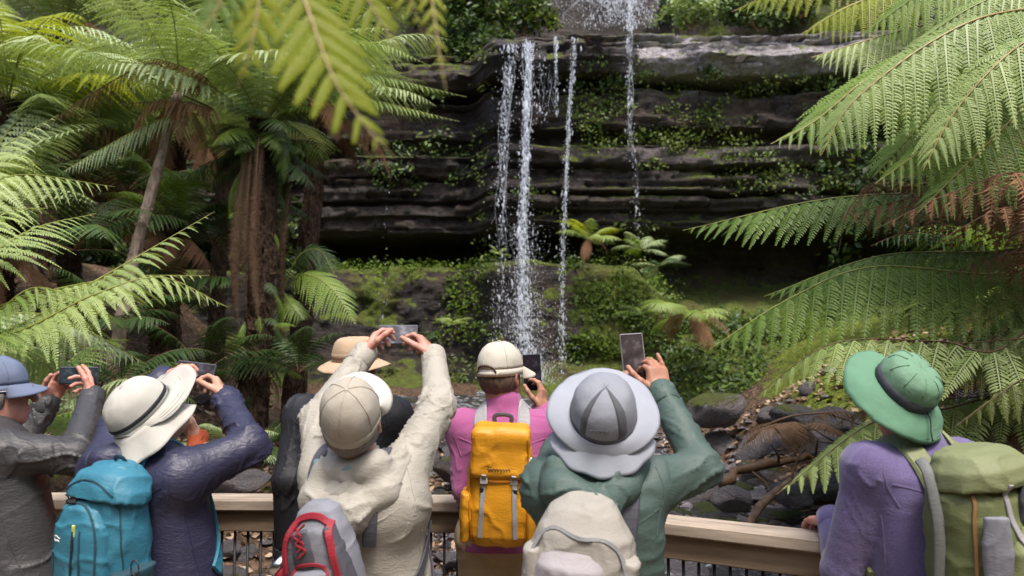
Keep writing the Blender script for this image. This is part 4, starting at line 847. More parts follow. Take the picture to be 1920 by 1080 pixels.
# ------------------------------------------------------------------ deck and handrail
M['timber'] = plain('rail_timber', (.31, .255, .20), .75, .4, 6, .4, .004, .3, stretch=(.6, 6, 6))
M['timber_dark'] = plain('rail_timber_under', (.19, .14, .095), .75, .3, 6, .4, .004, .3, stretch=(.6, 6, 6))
M['steel'] = plain('dark_steel', (.03, .028, .028), .5, .3, 20, .1)
def rail():
    pts = [A(-4.2, 3.36, 0), A(-.12, 3.24, 0), A(1.25, 2.52, 0), A(3.2, 1.5, 0)]
    t = thing('railing', 'timber topped viewing platform railing with thin black uprights', 'railing', tuple(pts[0]))
    o0 = pts[0]; H = 1.05
    for a, b in zip(pts[:-1], pts[1:]):
        d = b - a; L = np.linalg.norm(d); u = d / L; s = A(-u[1], u[0], 0); R = np.stack([u, s, A(0, 0, 1)], 1); c = (a + b) / 2 - o0
        g = .004
        MB().box((0, 0, 0), (L / 2 - g, .07, .024), bev=.006).build('top_board', M['timber'], t).matrix_local = Matrix.Translation(Vector(c + A(0, 0, H - .024))) @ Matrix(R.tolist()).to_4x4()
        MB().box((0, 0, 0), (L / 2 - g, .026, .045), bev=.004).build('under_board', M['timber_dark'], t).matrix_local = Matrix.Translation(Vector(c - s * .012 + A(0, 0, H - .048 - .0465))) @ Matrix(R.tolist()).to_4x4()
        MB().box((0, 0, 0), (L / 2 - .02, .012, .018)).build('bottom_rail', M['steel'], t).matrix_local = Matrix.Translation(Vector(c + A(0, 0, .12))) @ Matrix(R.tolist()).to_4x4()
        n = int(L / .056); bm_ = None
        for k in range(1, n):
            p = a + d * k / n - o0
            if bm_ is None: m = MB(); m.tube([A(0, 0, .10), A(0, 0, H - .14)], .0062, 6); bo = m.build('baluster', M['steel'], t, True); bm_ = bo.data
            else: bo = obj('baluster', bm_, t)
            bo.location = p
    for p in pts[:-1] + [A(-2.1, 3.30, 0)]:
        m = MB(); m.box((p - o0) + A(0, .035, .46), (.03, .03, .475), bev=.004); m.build('post', M['steel'], t)
rail()
def deck():
    t = obj('deck', None); tag(t, 'timber viewing platform floor under the visitors', None, kind='structure')
    sh = None
    for k in range(36):
        y = -1.6 + k * .142; xr = 4.0 if y < .95 else 4.0 - (y - .95) * 1.9; xr = max(xr, .2)
        if y > 3.2: break
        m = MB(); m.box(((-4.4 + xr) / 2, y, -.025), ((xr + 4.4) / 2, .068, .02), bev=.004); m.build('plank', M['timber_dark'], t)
deck()
from mathutils.bvhtree import BVHTree
# ------------------------------------------------------------------ implicit surfaces -> one smooth skin
def _bb(pr):
    k = pr[0]
    if k == 'rc': a, b, ra, rb = pr[1:5]; r = max(ra, rb); return np.minimum(a, b) - r, np.maximum(a, b) + r
    if k == 'el': c, R, rad = pr[1:4]; r = np.abs(R) @ rad; return c - r, c + r
    if k == 'box': c, R, hf, rd = pr[1:5]; r = np.abs(R) @ hf; return c - r, c + r
    if k == 'loft':
        o, R, T = pr[1:4]; lo = []; 
        for z, a, b in T[:, :3]: c = o + R @ A(0, 0, z); r = np.abs(R) @ A(a, b, .02); lo += [c - r, c + r]
        lo = np.array(lo); return lo.min(0), lo.max(0)
def _ev(pr, p):
    k = pr[0]
    if k == 'rc':
        a, b, ra, rb = pr[1:5]; ba = b - a; t = np.clip(((p - a) @ ba) / (ba @ ba + 1e-9), 0, 1); return np.linalg.norm(p - (a + t[..., None] * ba), axis=-1) - (ra + (rb - ra) * t)
    if k == 'el':
        c, R, rad = pr[1:4]; q = (p - c) @ R; k0 = np.linalg.norm(q / rad, axis=-1); k1 = np.linalg.norm(q / rad ** 2, axis=-1) + 1e-6; return k0 * (k0 - 1) / k1
    if k == 'box':
        c, R, hf, rd = pr[1:5]; q = np.abs((p - c) @ R) - (hf - rd); return np.linalg.norm(np.maximum(q, 0), axis=-1) + np.minimum(q.max(-1), 0) - rd
    if k == 'loft':
        o, R, T = pr[1:4]; q = (p - o) @ R; z = q[..., 2]; zz = T[:, 0]
        a = np.interp(z, zz, T[:, 1]); b = np.interp(z, zz, T[:, 2]); oy = np.interp(z, zz, T[:, 3]); e = 2.5
        rr = (np.abs(q[..., 0] / a) ** e + np.abs((q[..., 1] - oy) / b) ** e) ** (1 / e); d = (rr - 1) * np.minimum(a, b)
        return np.maximum(d, np.maximum(zz[0] - z, z - zz[-1]))
def sdf_mesh(prims, h=.009, k=.03):
    """prims: list of (prim, k or None, sign)"""
    PR = [(p if isinstance(p[0], tuple) else (p, k, 1)) for p in prims]
    bbs = [_bb(p[0]) for p in PR if p[2] > 0]; lo = np.min([b[0] for b in bbs], 0) - 3 * h - .01; hi = np.max([b[1] for b in bbs], 0) + 3 * h + .01
    n = np.ceil((hi - lo) / h).astype(int) + 1; D = np.full(n, .5, np.float32); ax = [lo[i] + h * np.arange(n[i]) for i in range(3)]
    for pr, kk, sg in PR:
        b0, b1 = _bb(pr); m = kk + 2.5 * h; i0 = np.clip(((b0 - m - lo) / h).astype(int), 0, n); i1 = np.clip(((b1 + m - lo) / h).astype(int) + 2, 0, n)
        if np.any(i1 <= i0): continue
        sl = tuple(slice(a, b) for a, b in zip(i0, i1)); G = np.stack(np.meshgrid(*[ax[i][sl[i]] for i in range(3)], indexing='ij'), -1); d = _ev(pr, G); c = D[sl]
        if sg > 0: hh = np.clip(.5 + .5 * (d - c) / kk, 0, 1); D[sl] = d + (c - d) * hh - kk * hh * (1 - hh)
        else: hh = np.clip(.5 - .5 * (d + c) / kk, 0, 1); D[sl] = c + (-d - c) * hh + kk * hh * (1 - hh)
    neg = D < 0; c = [neg[x:n[0] - 1 + x, y:n[1] - 1 + y, z:n[2] - 1 + z] for x in (0, 1) for y in (0, 1) for z in (0, 1)]
    cnt = sum(q.astype(np.int8) for q in c); act = (cnt > 0) & (cnt < 8); I = np.argwhere(act); idx = -np.ones(act.shape, np.int64); idx[act] = np.arange(len(I))
    acc = np.zeros((len(I), 3)); w = np.zeros(len(I))
    cr = [A(x, y, z).astype(int) for x in (0, 1) for y in (0, 1) for z in (0, 1)]
    for a in range(8):
        for b in range(a + 1, 8):
            if np.abs(cr[a] - cr[b]).sum() != 1: continue
            da = D[tuple((I + cr[a]).T)]; db = D[tuple((I + cr[b]).T)]; m = (da < 0) != (db < 0); t = np.where(m, da / np.where(m, da - db, 1), 0)
            acc += m[:, None] * (cr[a] + t[:, None] * (cr[b] - cr[a])); w += m
    V = lo + h * (I + acc / w[:, None]); Q = []
    for x in range(3):
        y, z = (x + 1) % 3, (x + 2) % 3; s1 = [slice(None)] * 3; s2 = [slice(None)] * 3; s1[x] = slice(0, -1); s2[x] = slice(1, None); A1 = neg[tuple(s1)]; B1 = neg[tuple(s2)]; E = np.argwhere(A1 != B1)
        E = E[(E[:, y] > 0) & (E[:, z] > 0) & (E[:, y] < act.shape[y]) & (E[:, z] < act.shape[z])]
        fl = A1[tuple(E.T)]; ey = np.eye(3, dtype=int)[y]; ez = np.eye(3, dtype=int)[z]
        q = np.stack([idx[tuple((E - ey - ez).T)], idx[tuple((E - ez).T)], idx[tuple(E.T)], idx[tuple((E - ey).T)]], -1); q[~fl] = q[~fl][:, ::-1]; Q.append(q)
    return V, np.concatenate(Q)
def vnormals(V, F):
    n = np.cross(V[F[:, 2]] - V[F[:, 0]], V[F[:, 3]] - V[F[:, 1]]); N = np.zeros_like(V)
    for k in range(4): np.add.at(N, F[:, k], n)
    return nrm(N)
def folds(V, F, bones, seed, amp=.007, freq=22, slack=.12):
    """cloth creases: sharp ridges running round and diagonally across the limbs, stronger near the joints"""
    N = vnormals(V, F); n = len(V); best = np.full(n, 9.0); S = np.zeros(n); AM = np.zeros(n); ANG = np.zeros(n)
    for bi, (a, b, r, am) in enumerate(bones):
        ba = b - a; L = np.linalg.norm(ba); ax = ba / L; t = np.clip(((V - a) @ ba) / (L * L), 0, 1); dv = V - (a + t[:, None] * ba); d = np.linalg.norm(dv, axis=1) / r; m = d < best
        e1 = nrm(np.cross(ax, A(.31, .87, .2))); e2 = np.cross(ax, e1); an = np.arctan2(dv @ e2, dv @ e1)
        best[m] = d[m]; S[m] = (t * L)[m] + bi * 3.7; AM[m] = am * (.5 + 1.3 * np.abs(t[m] - .5)); ANG[m] = an[m]
    ca, sa = np.cos(ANG), np.sin(ANG); out = np.zeros(n)
    for k, (fq, w, tw) in enumerate(((freq * .55, 1.0, .9), (freq * 1.0, .5, -1.3), (freq * 1.9, .20, .7), (freq * 3.4, .06, -.5))):
        ph = S * fq + tw * np.sin(ANG + seed + k * 1.9) * 1.5 + 1.1 * fbm(V * 5 + seed + k, 2)
        v = vnoise(np.stack([ph, ca * .9 + seed * 1.3 + k * 7, sa * .9], -1)); msk = sstep(-.35, .35, fbm(np.stack([S * 4 + k * 3, ca * .8 + seed, sa * .8], -1), 2))
        out += w * msk * (np.exp(-np.abs(v) * 10) * 1.45 - .3)
    dsp = 1.1 * amp * AM * (out + slack * fbm(V * 6 + seed * 1.7, 2))
    return V + N * dsp[:, None]

def cloth(name, col, rough=.75, var=.12, weave=600, wb=.15, crinkle=.35, cr_scale=26, sheen=.0, spec=.35, trans=0.0):
    n = NT(name); tc = n.n('ShaderNodeTexCoord').outputs['Object']; f = n.noise(5, 4, vec=tc); g = n.noise(weave, 2, vec=tc); cr = n.noise(cr_scale, 4, .5, vec=tc, dist=2.2, stretch=(1.0, 1.0, 2.2))
    c = n.ramp(n.math('ADD', n.math('MULTIPLY', f, .6), n.math('MULTIPLY', g, .4)), [(.3, tuple(x * (1 - var) for x in col)), (.7, tuple(min(1, x * (1 + var)) for x in col))])
    nb = n.bump(cr, crinkle * .55, .010); nb = n.bump(g, wb, .0015, nb); b = n.bsdf(c, rough, nb, spec=spec, sheen=sheen)
    if trans:
        tr = n.n('ShaderNodeBsdfTranslucent'); n.l(c, tr.inputs[0]); ms = n.n('ShaderNodeMixShader'); ms.inputs[0].default_value = trans; n.l(b, ms.inputs[1]); n.l(tr.outputs[0], ms.inputs[2]); return n.done(ms.outputs[0])
    return n.done(b)
def skin_mat(name, col):
    n = NT(name); tc = n.n('ShaderNodeTexCoord').outputs['Object']; f = n.noise(28, 5, .6, vec=tc); g = n.noise(180, 3, vec=tc)
    c = n.ramp(f, [(.3, (col[0] * .85, col[1] * .68, col[2] * .62)), (.68, col)]); return n.done(n.bsdf(c, .5, n.bump(g, .25, .0015), spec=.4))
M['skin'] = skin_mat('skin_light', (.50, .29, .21)); M['skin_tan'] = skin_mat('skin_tan', (.38, .20, .135)); M['skin_pink'] = skin_mat('skin_pink', (.52, .27, .21))
M['eye'] = plain('eye_white', (.7, .7, .68), .2, .05); M['iris'] = plain('eye_iris', (.03, .02, .015), .2, .1)
M['hair_grey'] = plain('hair_grey', (.16, .14, .13), .6, .5, 120, .8, .004, .3, stretch=(1, 1, .1)); M['hair_brown'] = plain('hair_brown', (.085, .055, .04), .6, .5, 120, .8, .004, .3, stretch=(1, 1, .1))
M['black_soft'] = cloth('black_webbing', (.016, .017, .02), .8); M['black_plastic'] = plain('black_plastic', (.012, .012, .014), .3, .2, spec=.5); M['grey_web'] = cloth('grey_webbing', (.30, .29, .30), .7, weave=900)
M['boot'] = plain('boot_leather', (.06, .045, .035), .6, .3); M['steel_bright'] = plain('bright_steel', (.6, .6, .62), .25, .1, Metallic=1.0)

def frame(yaw, pitch=0.0, roll=0.0):
    """columns: right, forward, up. yaw clockwise from +Y, pitch up, roll to the right"""
    return np.array((Matrix.Rotation(-math.radians(yaw), 3, 'Z') @ Matrix.Rotation(math.radians(pitch), 3, 'X') @ Matrix.Rotation(math.radians(roll), 3, 'Y')))
def m4(R, loc):
    m = Matrix(np.asarray(R).tolist()).to_4x4(); m.translation = Vector(loc); return m
def hand_prims(W, d, pn, side, curl=(25, 35, 25), thumb=(.55, .75, .25), spread=.10, s=1.0, tcurl=20, per=None):
    """palm and five fingers; d wrist->knuckles, pn the way the palm faces, side +1 right hand / -1 left"""
    W = np.asarray(W); d = nrm(d); pn = nrm(np.asarray(pn) - (np.asarray(pn) @ d) * d); th = np.cross(d, pn) * side; R = np.stack([th, d, pn], 1); pr = []
    K = .010
    pr.append((('box', W + d * .050 * s + pn * .002, R, A(.041, .046, .0145) * s, .013 * s), K, 1)); pr.append((('el', W + d * .038 * s + th * .022 * s + pn * .010 * s, R, A(.020, .032, .015) * s), K, 1))
    pr.append((('rc', W - d * .05 * s, W + d * .02 * s, .030 * s, .029 * s), .02, 1))
    for i, (o, L, r) in enumerate(((.031, .074, .0095), (.0105, .083, .0098), (-.0105, .076, .0093), (-.030, .060, .0083))):
        c = per[i] if per else curl; p = W + d * (.090 - abs(o - .005) * .22) * s + th * o * s; a = 0.0; sp = spread * (o / .03)
        for seg, cu in zip((.44, .31, .25), c):
            a += math.radians(cu); v = nrm(d * math.cos(a) + pn * math.sin(a) + th * sp * math.cos(a)); q = p + v * L * seg * s; pr.append((('rc', p, q, r * s, r * s * .93), .004, 1)); p = q; r *= .93
    p = W + d * .022 * s + th * .030 * s + pn * .006 * s; v = nrm(th * thumb[0] + d * thumb[1] + pn * thumb[2]); r = .0125
    for L in (.042, .034, .027):
        q = p + v * L * s; pr.append((('rc', p, q, r * s, r * s * .9), .006, 1)); p = q; r *= .88; v = nrm(v + (d - th * .6 + pn * .4) * math.tan(math.radians(tcurl)) * .8)
    return pr
def head_prims(c, R):
    g = lambda x, y, z: c + R @ A(x, y, z); K = .018; I = R
    return [(('el', g(0, -.012, .028), I, A(.076, .094, .092)), K, 1), (('el', g(0, .018, -.045), I, A(.060, .070, .068)), .03, 1), (('el', g(0, .050, -.088), I, A(.032, .030, .024)), .03, 1),
            (('rc', g(0, .086, .018), g(0, .108, -.022), .008, .013), .012, 1), (('el', g(0, .071, .034), I, A(.048, .015, .011)), .015, 1), (('el', g(0, .085, -.055), I, A(.024, .012, .007)), .006, 1), (('el', g(0, .083, -.066), I, A(.021, .012, .008)), .006, 1),
            (('el', g(.031, .094, .014), I, A(.016, .010, .010)), .012, -1), (('el', g(-.031, .094, .014), I, A(.016, .010, .010)), .012, -1),
            (('el', g(.078, -.008, -.006), R @ frame(-22), A(.009, .021, .032)), .008, 1), (('el', g(-.078, -.008, -.006), R @ frame(22), A(.009, .021, .032)), .008, 1), (('el', g(.086, -.006, -.004), R @ frame(-22), A(.006, .012, .020)), .005, -1), (('el', g(-.086, -.006, -.004), R @ frame(22), A(.006, .012, .020)), .005, -1)]
def uv_sphere(c, r, n=10):
    V = []; F = []
    for i in range(n + 1):
        for j in range(n): a = math.pi * i / n; b = 2 * math.pi * j / n; V.append(c + r * A(math.sin(a) * math.cos(b), math.sin(a) * math.sin(b), math.cos(a)))
    F = [(i * n + j, (i + 1) * n + j, (i + 1) * n + (j + 1) % n, i * n + (j + 1) % n) for i in range(n) for j in range(n)]; return np.array(V), np.array(F)

JT = A(*[(-.20, .205, .135, 0), (-.06, .200, .130, 0), (.10, .185, .120, 0), (.28, .185, .120, .0), (.40, .190, .120, -.004), (.47, .180, .108, -.006), (.52, .140, .088, -.004), (.565, .085, .068, 0), (.59, .062, .058, .0)])
def person(label, N, H, yaw, head, arms, mats, sw=1.0, dp=1.0, height=1.65, hands=(), extra=(), hood=None, collar=True, seed=1, hem=0.0, arm_r=(.074, .058, .043), fold=.008, trousers=None, clothname='jacket', shade_h=.0058, torso_len=None):
    """N neck base, H pelvis (world); head = (centre, yaw, pitch, roll); arms = [(shoulder, elbow, wrist)] ; hands = hand_prims lists"""
    arm_r = tuple(a * .88 for a in arm_r); sw = sw * .96
    N = np.asarray(N); H = np.asarray(H); rng = np.random.default_rng(seed); base = A(H[0], H[1], 0)
    t = thing('person', label, 'person', tuple(base)); u = nrm(N - H); r = frame(yaw)[:, 0]; f = nrm(np.cross(u, r)); r = np.cross(f, u); R = np.stack([r, f, u], 1); L = np.linalg.norm(N - H); sc = L / .565
    T = JT.copy(); T[:, 0] *= sc; T[:, 1] *= sw; T[:, 2] *= dp; T[:, 3] *= dp; T[0, 0] -= hem
    N0, H0 = N - base, H - base; hc, hy, hp, hr = head; HR = frame(hy, hp, hr); hc0 = np.asarray(hc) - base
    # body: head, neck, inner arms and hands in one mesh
    bp = head_prims(hc0, HR) + [(('rc', N0 - u * .05, hc0 + HR @ A(0, -.02, -.04), .064, .056), .03, 1)]
    for s, e, w in arms: bp += [(('rc', N0 - u * .08, np.asarray(s) - base, .05, .04), .03, 1), (('rc', np.asarray(s) - base, np.asarray(e) - base, .04, .036), .02, 1), (('rc', np.asarray(e) - base, np.asarray(w) - base, .036, .028), .02, 1)]
    bp += [(('rc', N0 - u * .06, H0, .07, .09), .03, 1)]
    V, F = sdf_mesh(bp, .0062, .02); Vs, Fs, Ms = [V], [F], [np.zeros(len(F))]; nv = len(V)
    for hd in hands:
        hv, hf = sdf_mesh([((p[0][0], *[np.asarray(x) - base if (isinstance(x, np.ndarray) and x.ndim == 1 and j in ((0, 1) if p[0][0] == 'rc' else (0,))) else x for j, x in enumerate(p[0][1:])]), p[1], p[2]) for p in hd], .0032, .01)
        Vs.append(hv); Fs.append(hf + nv); Ms.append(np.zeros(len(hf))); nv += len(hv)
    for sx in (-1, 1):
        ev, ef = uv_sphere(hc0 + HR @ A(sx * .031, .078, .014), .0125); Vs.append(ev); Fs.append(ef + nv); Ms.append(np.ones(len(ef))); nv += len(ev)
        ev, ef = uv_sphere(hc0 + HR @ A(sx * .031, .0835, .014), .008); Vs.append(ev); Fs.append(ef + nv); Ms.append(np.full(len(ef), 2)); nv += len(ev)
    obj('body', mesh_np('body', np.concatenate(Vs), np.concatenate(Fs), [mats['skin'], M['eye'], M['iris']], np.concatenate(Ms), True), t)
    if mats.get('hair'):
        hv, hf = sdf_mesh([(('el', hc0 + HR @ A(0, -.015, -.006), HR, A(.081, .0915, .078)), .02, 1), (('el', hc0 + HR @ A(0, .13, -.02), HR, A(.12, .13, .14)), .01, -1), (('el', hc0 + HR @ A(0, 0, -.13), HR, A(.12, .12, .065)), .02, -1)], .006, .02)
        N_ = vnormals(hv, hf); hv = hv + N_ * (.004 * fbm(hv * A(90, 90, 20), 2))[:, None]; obj('hair', mesh_np('hair', hv, hf, [mats['hair']], smooth=True), t)
    # jacket
    jp = [(('loft', H0, R, T), .02, 1)]; bones = [(H0 - u * .15, N0, .17, .85)]
    for s, e, w in arms:
        s, e, w = [np.asarray(x) - base for x in (s, e, w)]; jp += [(('rc', s, e, arm_r[0], arm_r[1] * 1.06), .032, 1), (('rc', e, w, arm_r[1], arm_r[2]), .02, 1), (('rc', s * .35 + (N0 - u * .10) * .65, s, .085, arm_r[0] * 1.02), .06, 1)]
        bones += [(s, e, arm_r[0], 1.15), (e, w, arm_r[2] * 1.15, 1.1)]
    if collar: jp += [(('rc', N0 - u * .03 - f * .005, N0 + u * .035 - f * .008, .078, .070), .02, 1), (('rc', N0 + u * .02, N0 + u * .12, .056, .06), .008, -1)]
    for p in extra: jp.append(((p[0], *[np.asarray(x) - base if (isinstance(x, np.ndarray) and x.ndim == 1 and j in ((0, 1) if p[0] == 'rc' else (0,))) else x for j, x in enumerate(p[1:])]), .04, 1))
    V, F = sdf_mesh(jp, shade_h, .03); V = folds(V, F, bones, seed, fold); global LAST; LAST = (BVHTree.FromPolygons((V + base).tolist(), F.tolist()), N, R)
    obj(clothname, mesh_np(clothname, V, F, [mats['jacket']], smooth=True), t)
    L_ = [[(-.17, -.06, -.10), (-.09, -.13, -.13), (0, -.14, -.135), (.09, -.13, -.13), (.17, -.06, -.10)], [(-.165, .0, -.02), (-.185, -.05, -.09), (-.17, -.08, -.17)], [(.165, .0, -.02), (.185, -.05, -.09), (.17, -.08, -.17)], [(-.19, -.03, -.2), (-.185, -.02, -.35), (-.19, 0, -.52)], [(.19, -.03, -.2), (.185, -.02, -.35), (.19, 0, -.52)]]
    seams(t, base, R, N, mats['jacket'], [[(a * sw, b * dp, c) for a, b, c in l] for l in L_]); cuffs(t, base, arms, arm_r[2], mats['jacket'])
    if hood:
        hv, hf = hood(N0, R, seed); obj('hood', mesh_np('hood', hv, hf, [mats['jacket']], smooth=True), t)
    # trousers and boots
    rr = frame(yaw)[:, 0]; ff = frame(yaw)[:, 1]; tp = []; bones = []
    for sx in (-1, 1):
        hip = A(H0[0], H0[1], H0[2] - .02) + rr * .09 * sx; kn = A(0, 0, .47) + rr * .10 * sx + ff * .03; an = A(0, 0, .09) + rr * .11 * sx; tp += [('rc', hip, kn, .105, .075), ('rc', kn, an, .075, .06)]; bones += [(hip, kn, .1, 1), (kn, an, .07, 1)]
        bv, bf = sdf_mesh([('rc', an + A(0, 0, .03), an - ff * .02 - A(0, 0, .045), .05, .042), ('rc', an - ff * .02 - A(0, 0, .048), an + ff * .15 - A(0, 0, .052), .042, .036)], .011, .03); bv[:, 2] = np.maximum(bv[:, 2], .002); obj('boot', mesh_np('boot', bv, bf, [M['boot']], smooth=True), t)
    tp += [('rc', H0 + rr * .07, H0 - rr * .07, .115, .115), ('rc', H0 + A(0, 0, .05), H0 + A(0, 0, .1), .12, .1)]
    V, F = sdf_mesh(tp, .014, .05); V = folds(V, F, bones, seed + 3, .008); obj('trousers', mesh_np('trousers', V, F, [mats['trousers']], smooth=True), t)
    return t, base, R
def seams(t, base, R, N, mat, lines, w=.0028):
    bvh = LAST[0]
    for ln in lines:
        q = spline([N + R @ A(*p) for p in ln], 30); P_ = []; N_ = []
        for p in q:
            l, nn, _, d = bvh.find_nearest(Vector(p)); P_.append(np.array(l) + np.array(nn) * .0006); N_.append(np.array(nn))
        P_ = np.array(P_); N_ = np.array(N_)
        for _ in range(2): P_[1:-1] = (P_[:-2] + 2 * P_[1:-1] + P_[2:]) / 4
        ribbon(t, 'seam', P_ - base, N_, w, mat, .45)
def cuffs(t, base, arms, r, mat):
    for s, e, w in arms:
        d = nrm(np.asarray(w) - np.asarray(e)); c = np.asarray(w) - base; mb = MB(); mb.tube([c - d * .045, c - d * .04, c + d * .028, c + d * .034], [r * .98, r * 1.08, r * 1.04, r * .92], 18); mb.build('cuff', mat, t, True)
def grid_mesh(name, G, mat, wrap=True, thick=.003, parent=None, m=None, smooth=True, poles=False):
    """G (rows, cols, 3) -> sheet with thickness"""
    nr, nc, _ = G.shape; V = G.reshape(-1, 3); F = []
    for i in range(nr - 1):
        for j in range(nc if wrap else nc - 1): F.append((i * nc + j, i * nc + (j + 1) % nc, (i + 1) * nc + (j + 1) % nc, (i + 1) * nc + j))
    me = mesh_np(name, V, np.array(F), [mat], smooth=smooth); o = obj(name, me, parent)
    if m is not None: o.matrix_local = m
    if thick: md = o.modifiers.new('thickness', 'SOLIDIFY'); md.thickness = thick; md.offset = -1
    return o
def crown_grid(rx, ry, h, e=2.6, n=56, rows=16, lean=0.0, top_dent=0.0, wr=.0, seed=1, ex=2.0):
    a = np.arange(n) / n * 2 * math.pi; out = []
    for v in np.linspace(0, 1, rows):
        z = h * math.sin(v * math.pi / 2) ** .9; q = max(0.0, 1 - (z / h) ** e) ** (1 / e) if v < 1 else 0.0; q = max(q, .004)
        zz = z - top_dent * h * max(0, 1 - (q / .75) ** 2) ; ca, sa = np.cos(a), np.sin(a)
        out.append(np.stack([rx * q * ca, ry * q * sa + lean * z, zz + 0 * a], -1))
    G = np.array(out); G += wr * fbm(G * 28 + seed * 7, 3)[..., None] * nrm(G + A(0, 0, .02)); return G
def brim_grid(rx, ry, wfun, dfun, n=72, rows=9, up=1.4, wr=.003, seed=1, a0=0, a1=2 * math.pi, closed=True):
    a = np.linspace(a0, a1, n, endpoint=not closed); out = []
    for t in np.linspace(0, 1, rows):
        w = wfun(a) * t; out.append(np.stack([(rx + w) * np.cos(a), (ry + w) * np.sin(a), dfun(a) * t ** up], -1))
    G = np.array(out); G[..., 2] += wr * fbm(G * 16 + seed * 5, 3) * np.linspace(0, 1, rows)[:, None] * 2; return G
def hat_matrix(c, yaw, pitch, roll, base, lift=.037, back=-.009, sc=.97):
    R = frame(yaw, pitch, roll); return m4(R * sc, np.asarray(c) + R @ A(0, back, lift) - base)
def ring_band(G, row, w, off, name, mat, parent, m, thick=.003):
    """band hugging the crown near its base"""
    lo, hi = G[row], G[row + w]; B = np.stack([lo * A(1, 1, 0) * (1 + off) + lo * A(0, 0, 1), (lo + hi) / 2 * A(1, 1, 0) * (1 + off) + (lo + hi) / 2 * A(0, 0, 1), hi * A(1, 1, 0) * (1 + off) + hi * A(0, 0, 1)])
    return grid_mesh(name, B, mat, True, thick, parent, m)
def baseball_cap(t, base, head, mat, brimmat, strapmat=None, h=.105, brim=.075, rx=.087, ry=.103, button=True, seed=1, droop=.022, sc=1.0):
    c, y, p, r = head; m = hat_matrix(c, y, p, r, base, sc=sc); hat = bpy.data.objects.new('cap', None); COL.objects.link(hat); hat.parent = t
    # the crown is the cap's own mesh
    G = crown_grid(rx, ry, h, 2.3, wr=.004, seed=seed); bpy.data.objects.remove(hat); hat = grid_mesh('cap', G, mat, True, .003, t, m)
    skirt = np.stack([G[0] + A(0, 0, -.028) * (1 - .0 * np.sin(np.arange(56) / 56 * 6.283))[:, None] * np.where(np.sin(np.arange(56) / 56 * 6.283) < .5, 1, .2)[:, None], G[0] * A(1.003, 1.003, 1)]); grid_mesh('sweatband', skirt, mat, True, .003, hat)
    a0, a1 = math.radians(22), math.radians(158); w = lambda a: brim * np.clip(np.sin((a - a0) / (a1 - a0) * math.pi), 0, 1) ** .55; d = lambda a: -droop - .02 * np.abs(np.cos(a)) * 1.2
    grid_mesh('peak', brim_grid(rx, ry, w, d, 40, 8, 1.2, .001, seed, a0, a1, False) + A(0, 0, -.004), brimmat, False, .004, hat)
    # seams over the crown
    for k in range(3):
        j = [0, 9, 19][k] + 4; j2 = (j + 28) % 56; pts = np.concatenate([G[:, j], G[::-1, j2][1:]]) * 1.006; mb = MB(); mb.tube(pts, .0016, 5); mb.build('seam', mat, hat, True)
    if button: bv, bf = uv_sphere(A(0, 0, h + .001), .008); bv[:, 2] = h + (bv[:, 2] - h) * .5; obj('button', mesh_np('button', bv, bf, [mat], smooth=True), hat)
    if strapmat:
        a = np.linspace(math.radians(-125), math.radians(-55), 14); mb = MB(); mb.tube(np.stack([rx * 1.02 * np.cos(a), ry * 1.02 * np.sin(a), -.016 + 0 * a], -1), .007, 6, flat=.35, up=(0, -1, .0)); mb.build('strap', strapmat, hat, True)
        a = np.linspace(0, math.pi, 16); q = [(-1.5708 + math.cos(x) * .50, .030 * math.sin(x) - .012) for x in a]; mb = MB(); mb.tube([A(rx * 1.03 * math.cos(b), ry * 1.03 * math.sin(b), z) for b, z in q], .004, 6); mb.build('strap_opening', M['hair_brown'] if seed != 5 else M['hair_grey'], hat, True)
    return hat
def phone(label, c, R, size=(.075, .155, .009), cat='phone', screen=(.05, .05, .06), frame_col=(.05, .05, .055), lens=True, case=None):
    """R columns: width, height, towards the holder"""
    w, h, d = size; t = thing('phone', label, cat, mat4=m4(R, c)); fm = plain('phone_frame_' + label[:8], frame_col, .35, .1)
    MB().box((0, 0, 0), (w / 2, h / 2, d / 2), bev=.0035).build('case', case or fm, t)
    n = NT('phone_screen'); tc = n.n('ShaderNodeTexCoord').outputs['Object']; ns = n.noise(26, 4, vec=tc); col = n.ramp(ns, [(.35, tuple(x * .5 for x in screen)), (.55, screen), (.7, tuple(min(1, x * 2.2 + .02) for x in screen))]); b = n.bsdf(col, .3, spec=.12); sm = n.done(b)
    MB().box((0, 0, d / 2 + .0008), (w / 2 - .004, h / 2 - .004, .0006)).build('screen', sm, t)
    if lens: m = MB(); m.tube([A(w * .28, h * .40, -d / 2 - .001), A(w * .28, h * .40, -d / 2 - .004)], .008, 12); m.build('lens', M['black_plastic'], t)
    return t

# ------------------------------------------------------------------ backpacks
PKM = {}
def pack(name, label, c, R, s=1.0):
    m = m4(np.asarray(R) * s, c); o = thing(name, label, 'backpack', mat4=m); PKM[o.name] = m; return o
PKB = {}
def pmesh(parent, name, prims, mat, h=.0075, k=.03, wr=.004, seed=1, fr=14):
    V, F = sdf_mesh(prims, h, k); N = vnormals(V, F)
    cre = np.exp(-np.abs(fbm(V * A(fr * .55, fr * .55, fr * .8) + seed * 3.3, 2)) * 9) + .6 * np.exp(-np.abs(vnoise(V * A(fr * 1.1, fr, fr * .45) + A(V[:, 2].mean(), seed, 0))) * 8)
    V = V + N * (wr * (.8 * fbm(V * fr * .6 + seed * 1.3, 3) + 1.1 * cre - .5))[:, None]
    PKB.setdefault(parent.name, []).append(BVHTree.FromPolygons(V.tolist(), F.tolist()))
    return obj(name, mesh_np(name, V, F, [mat], smooth=True), parent)
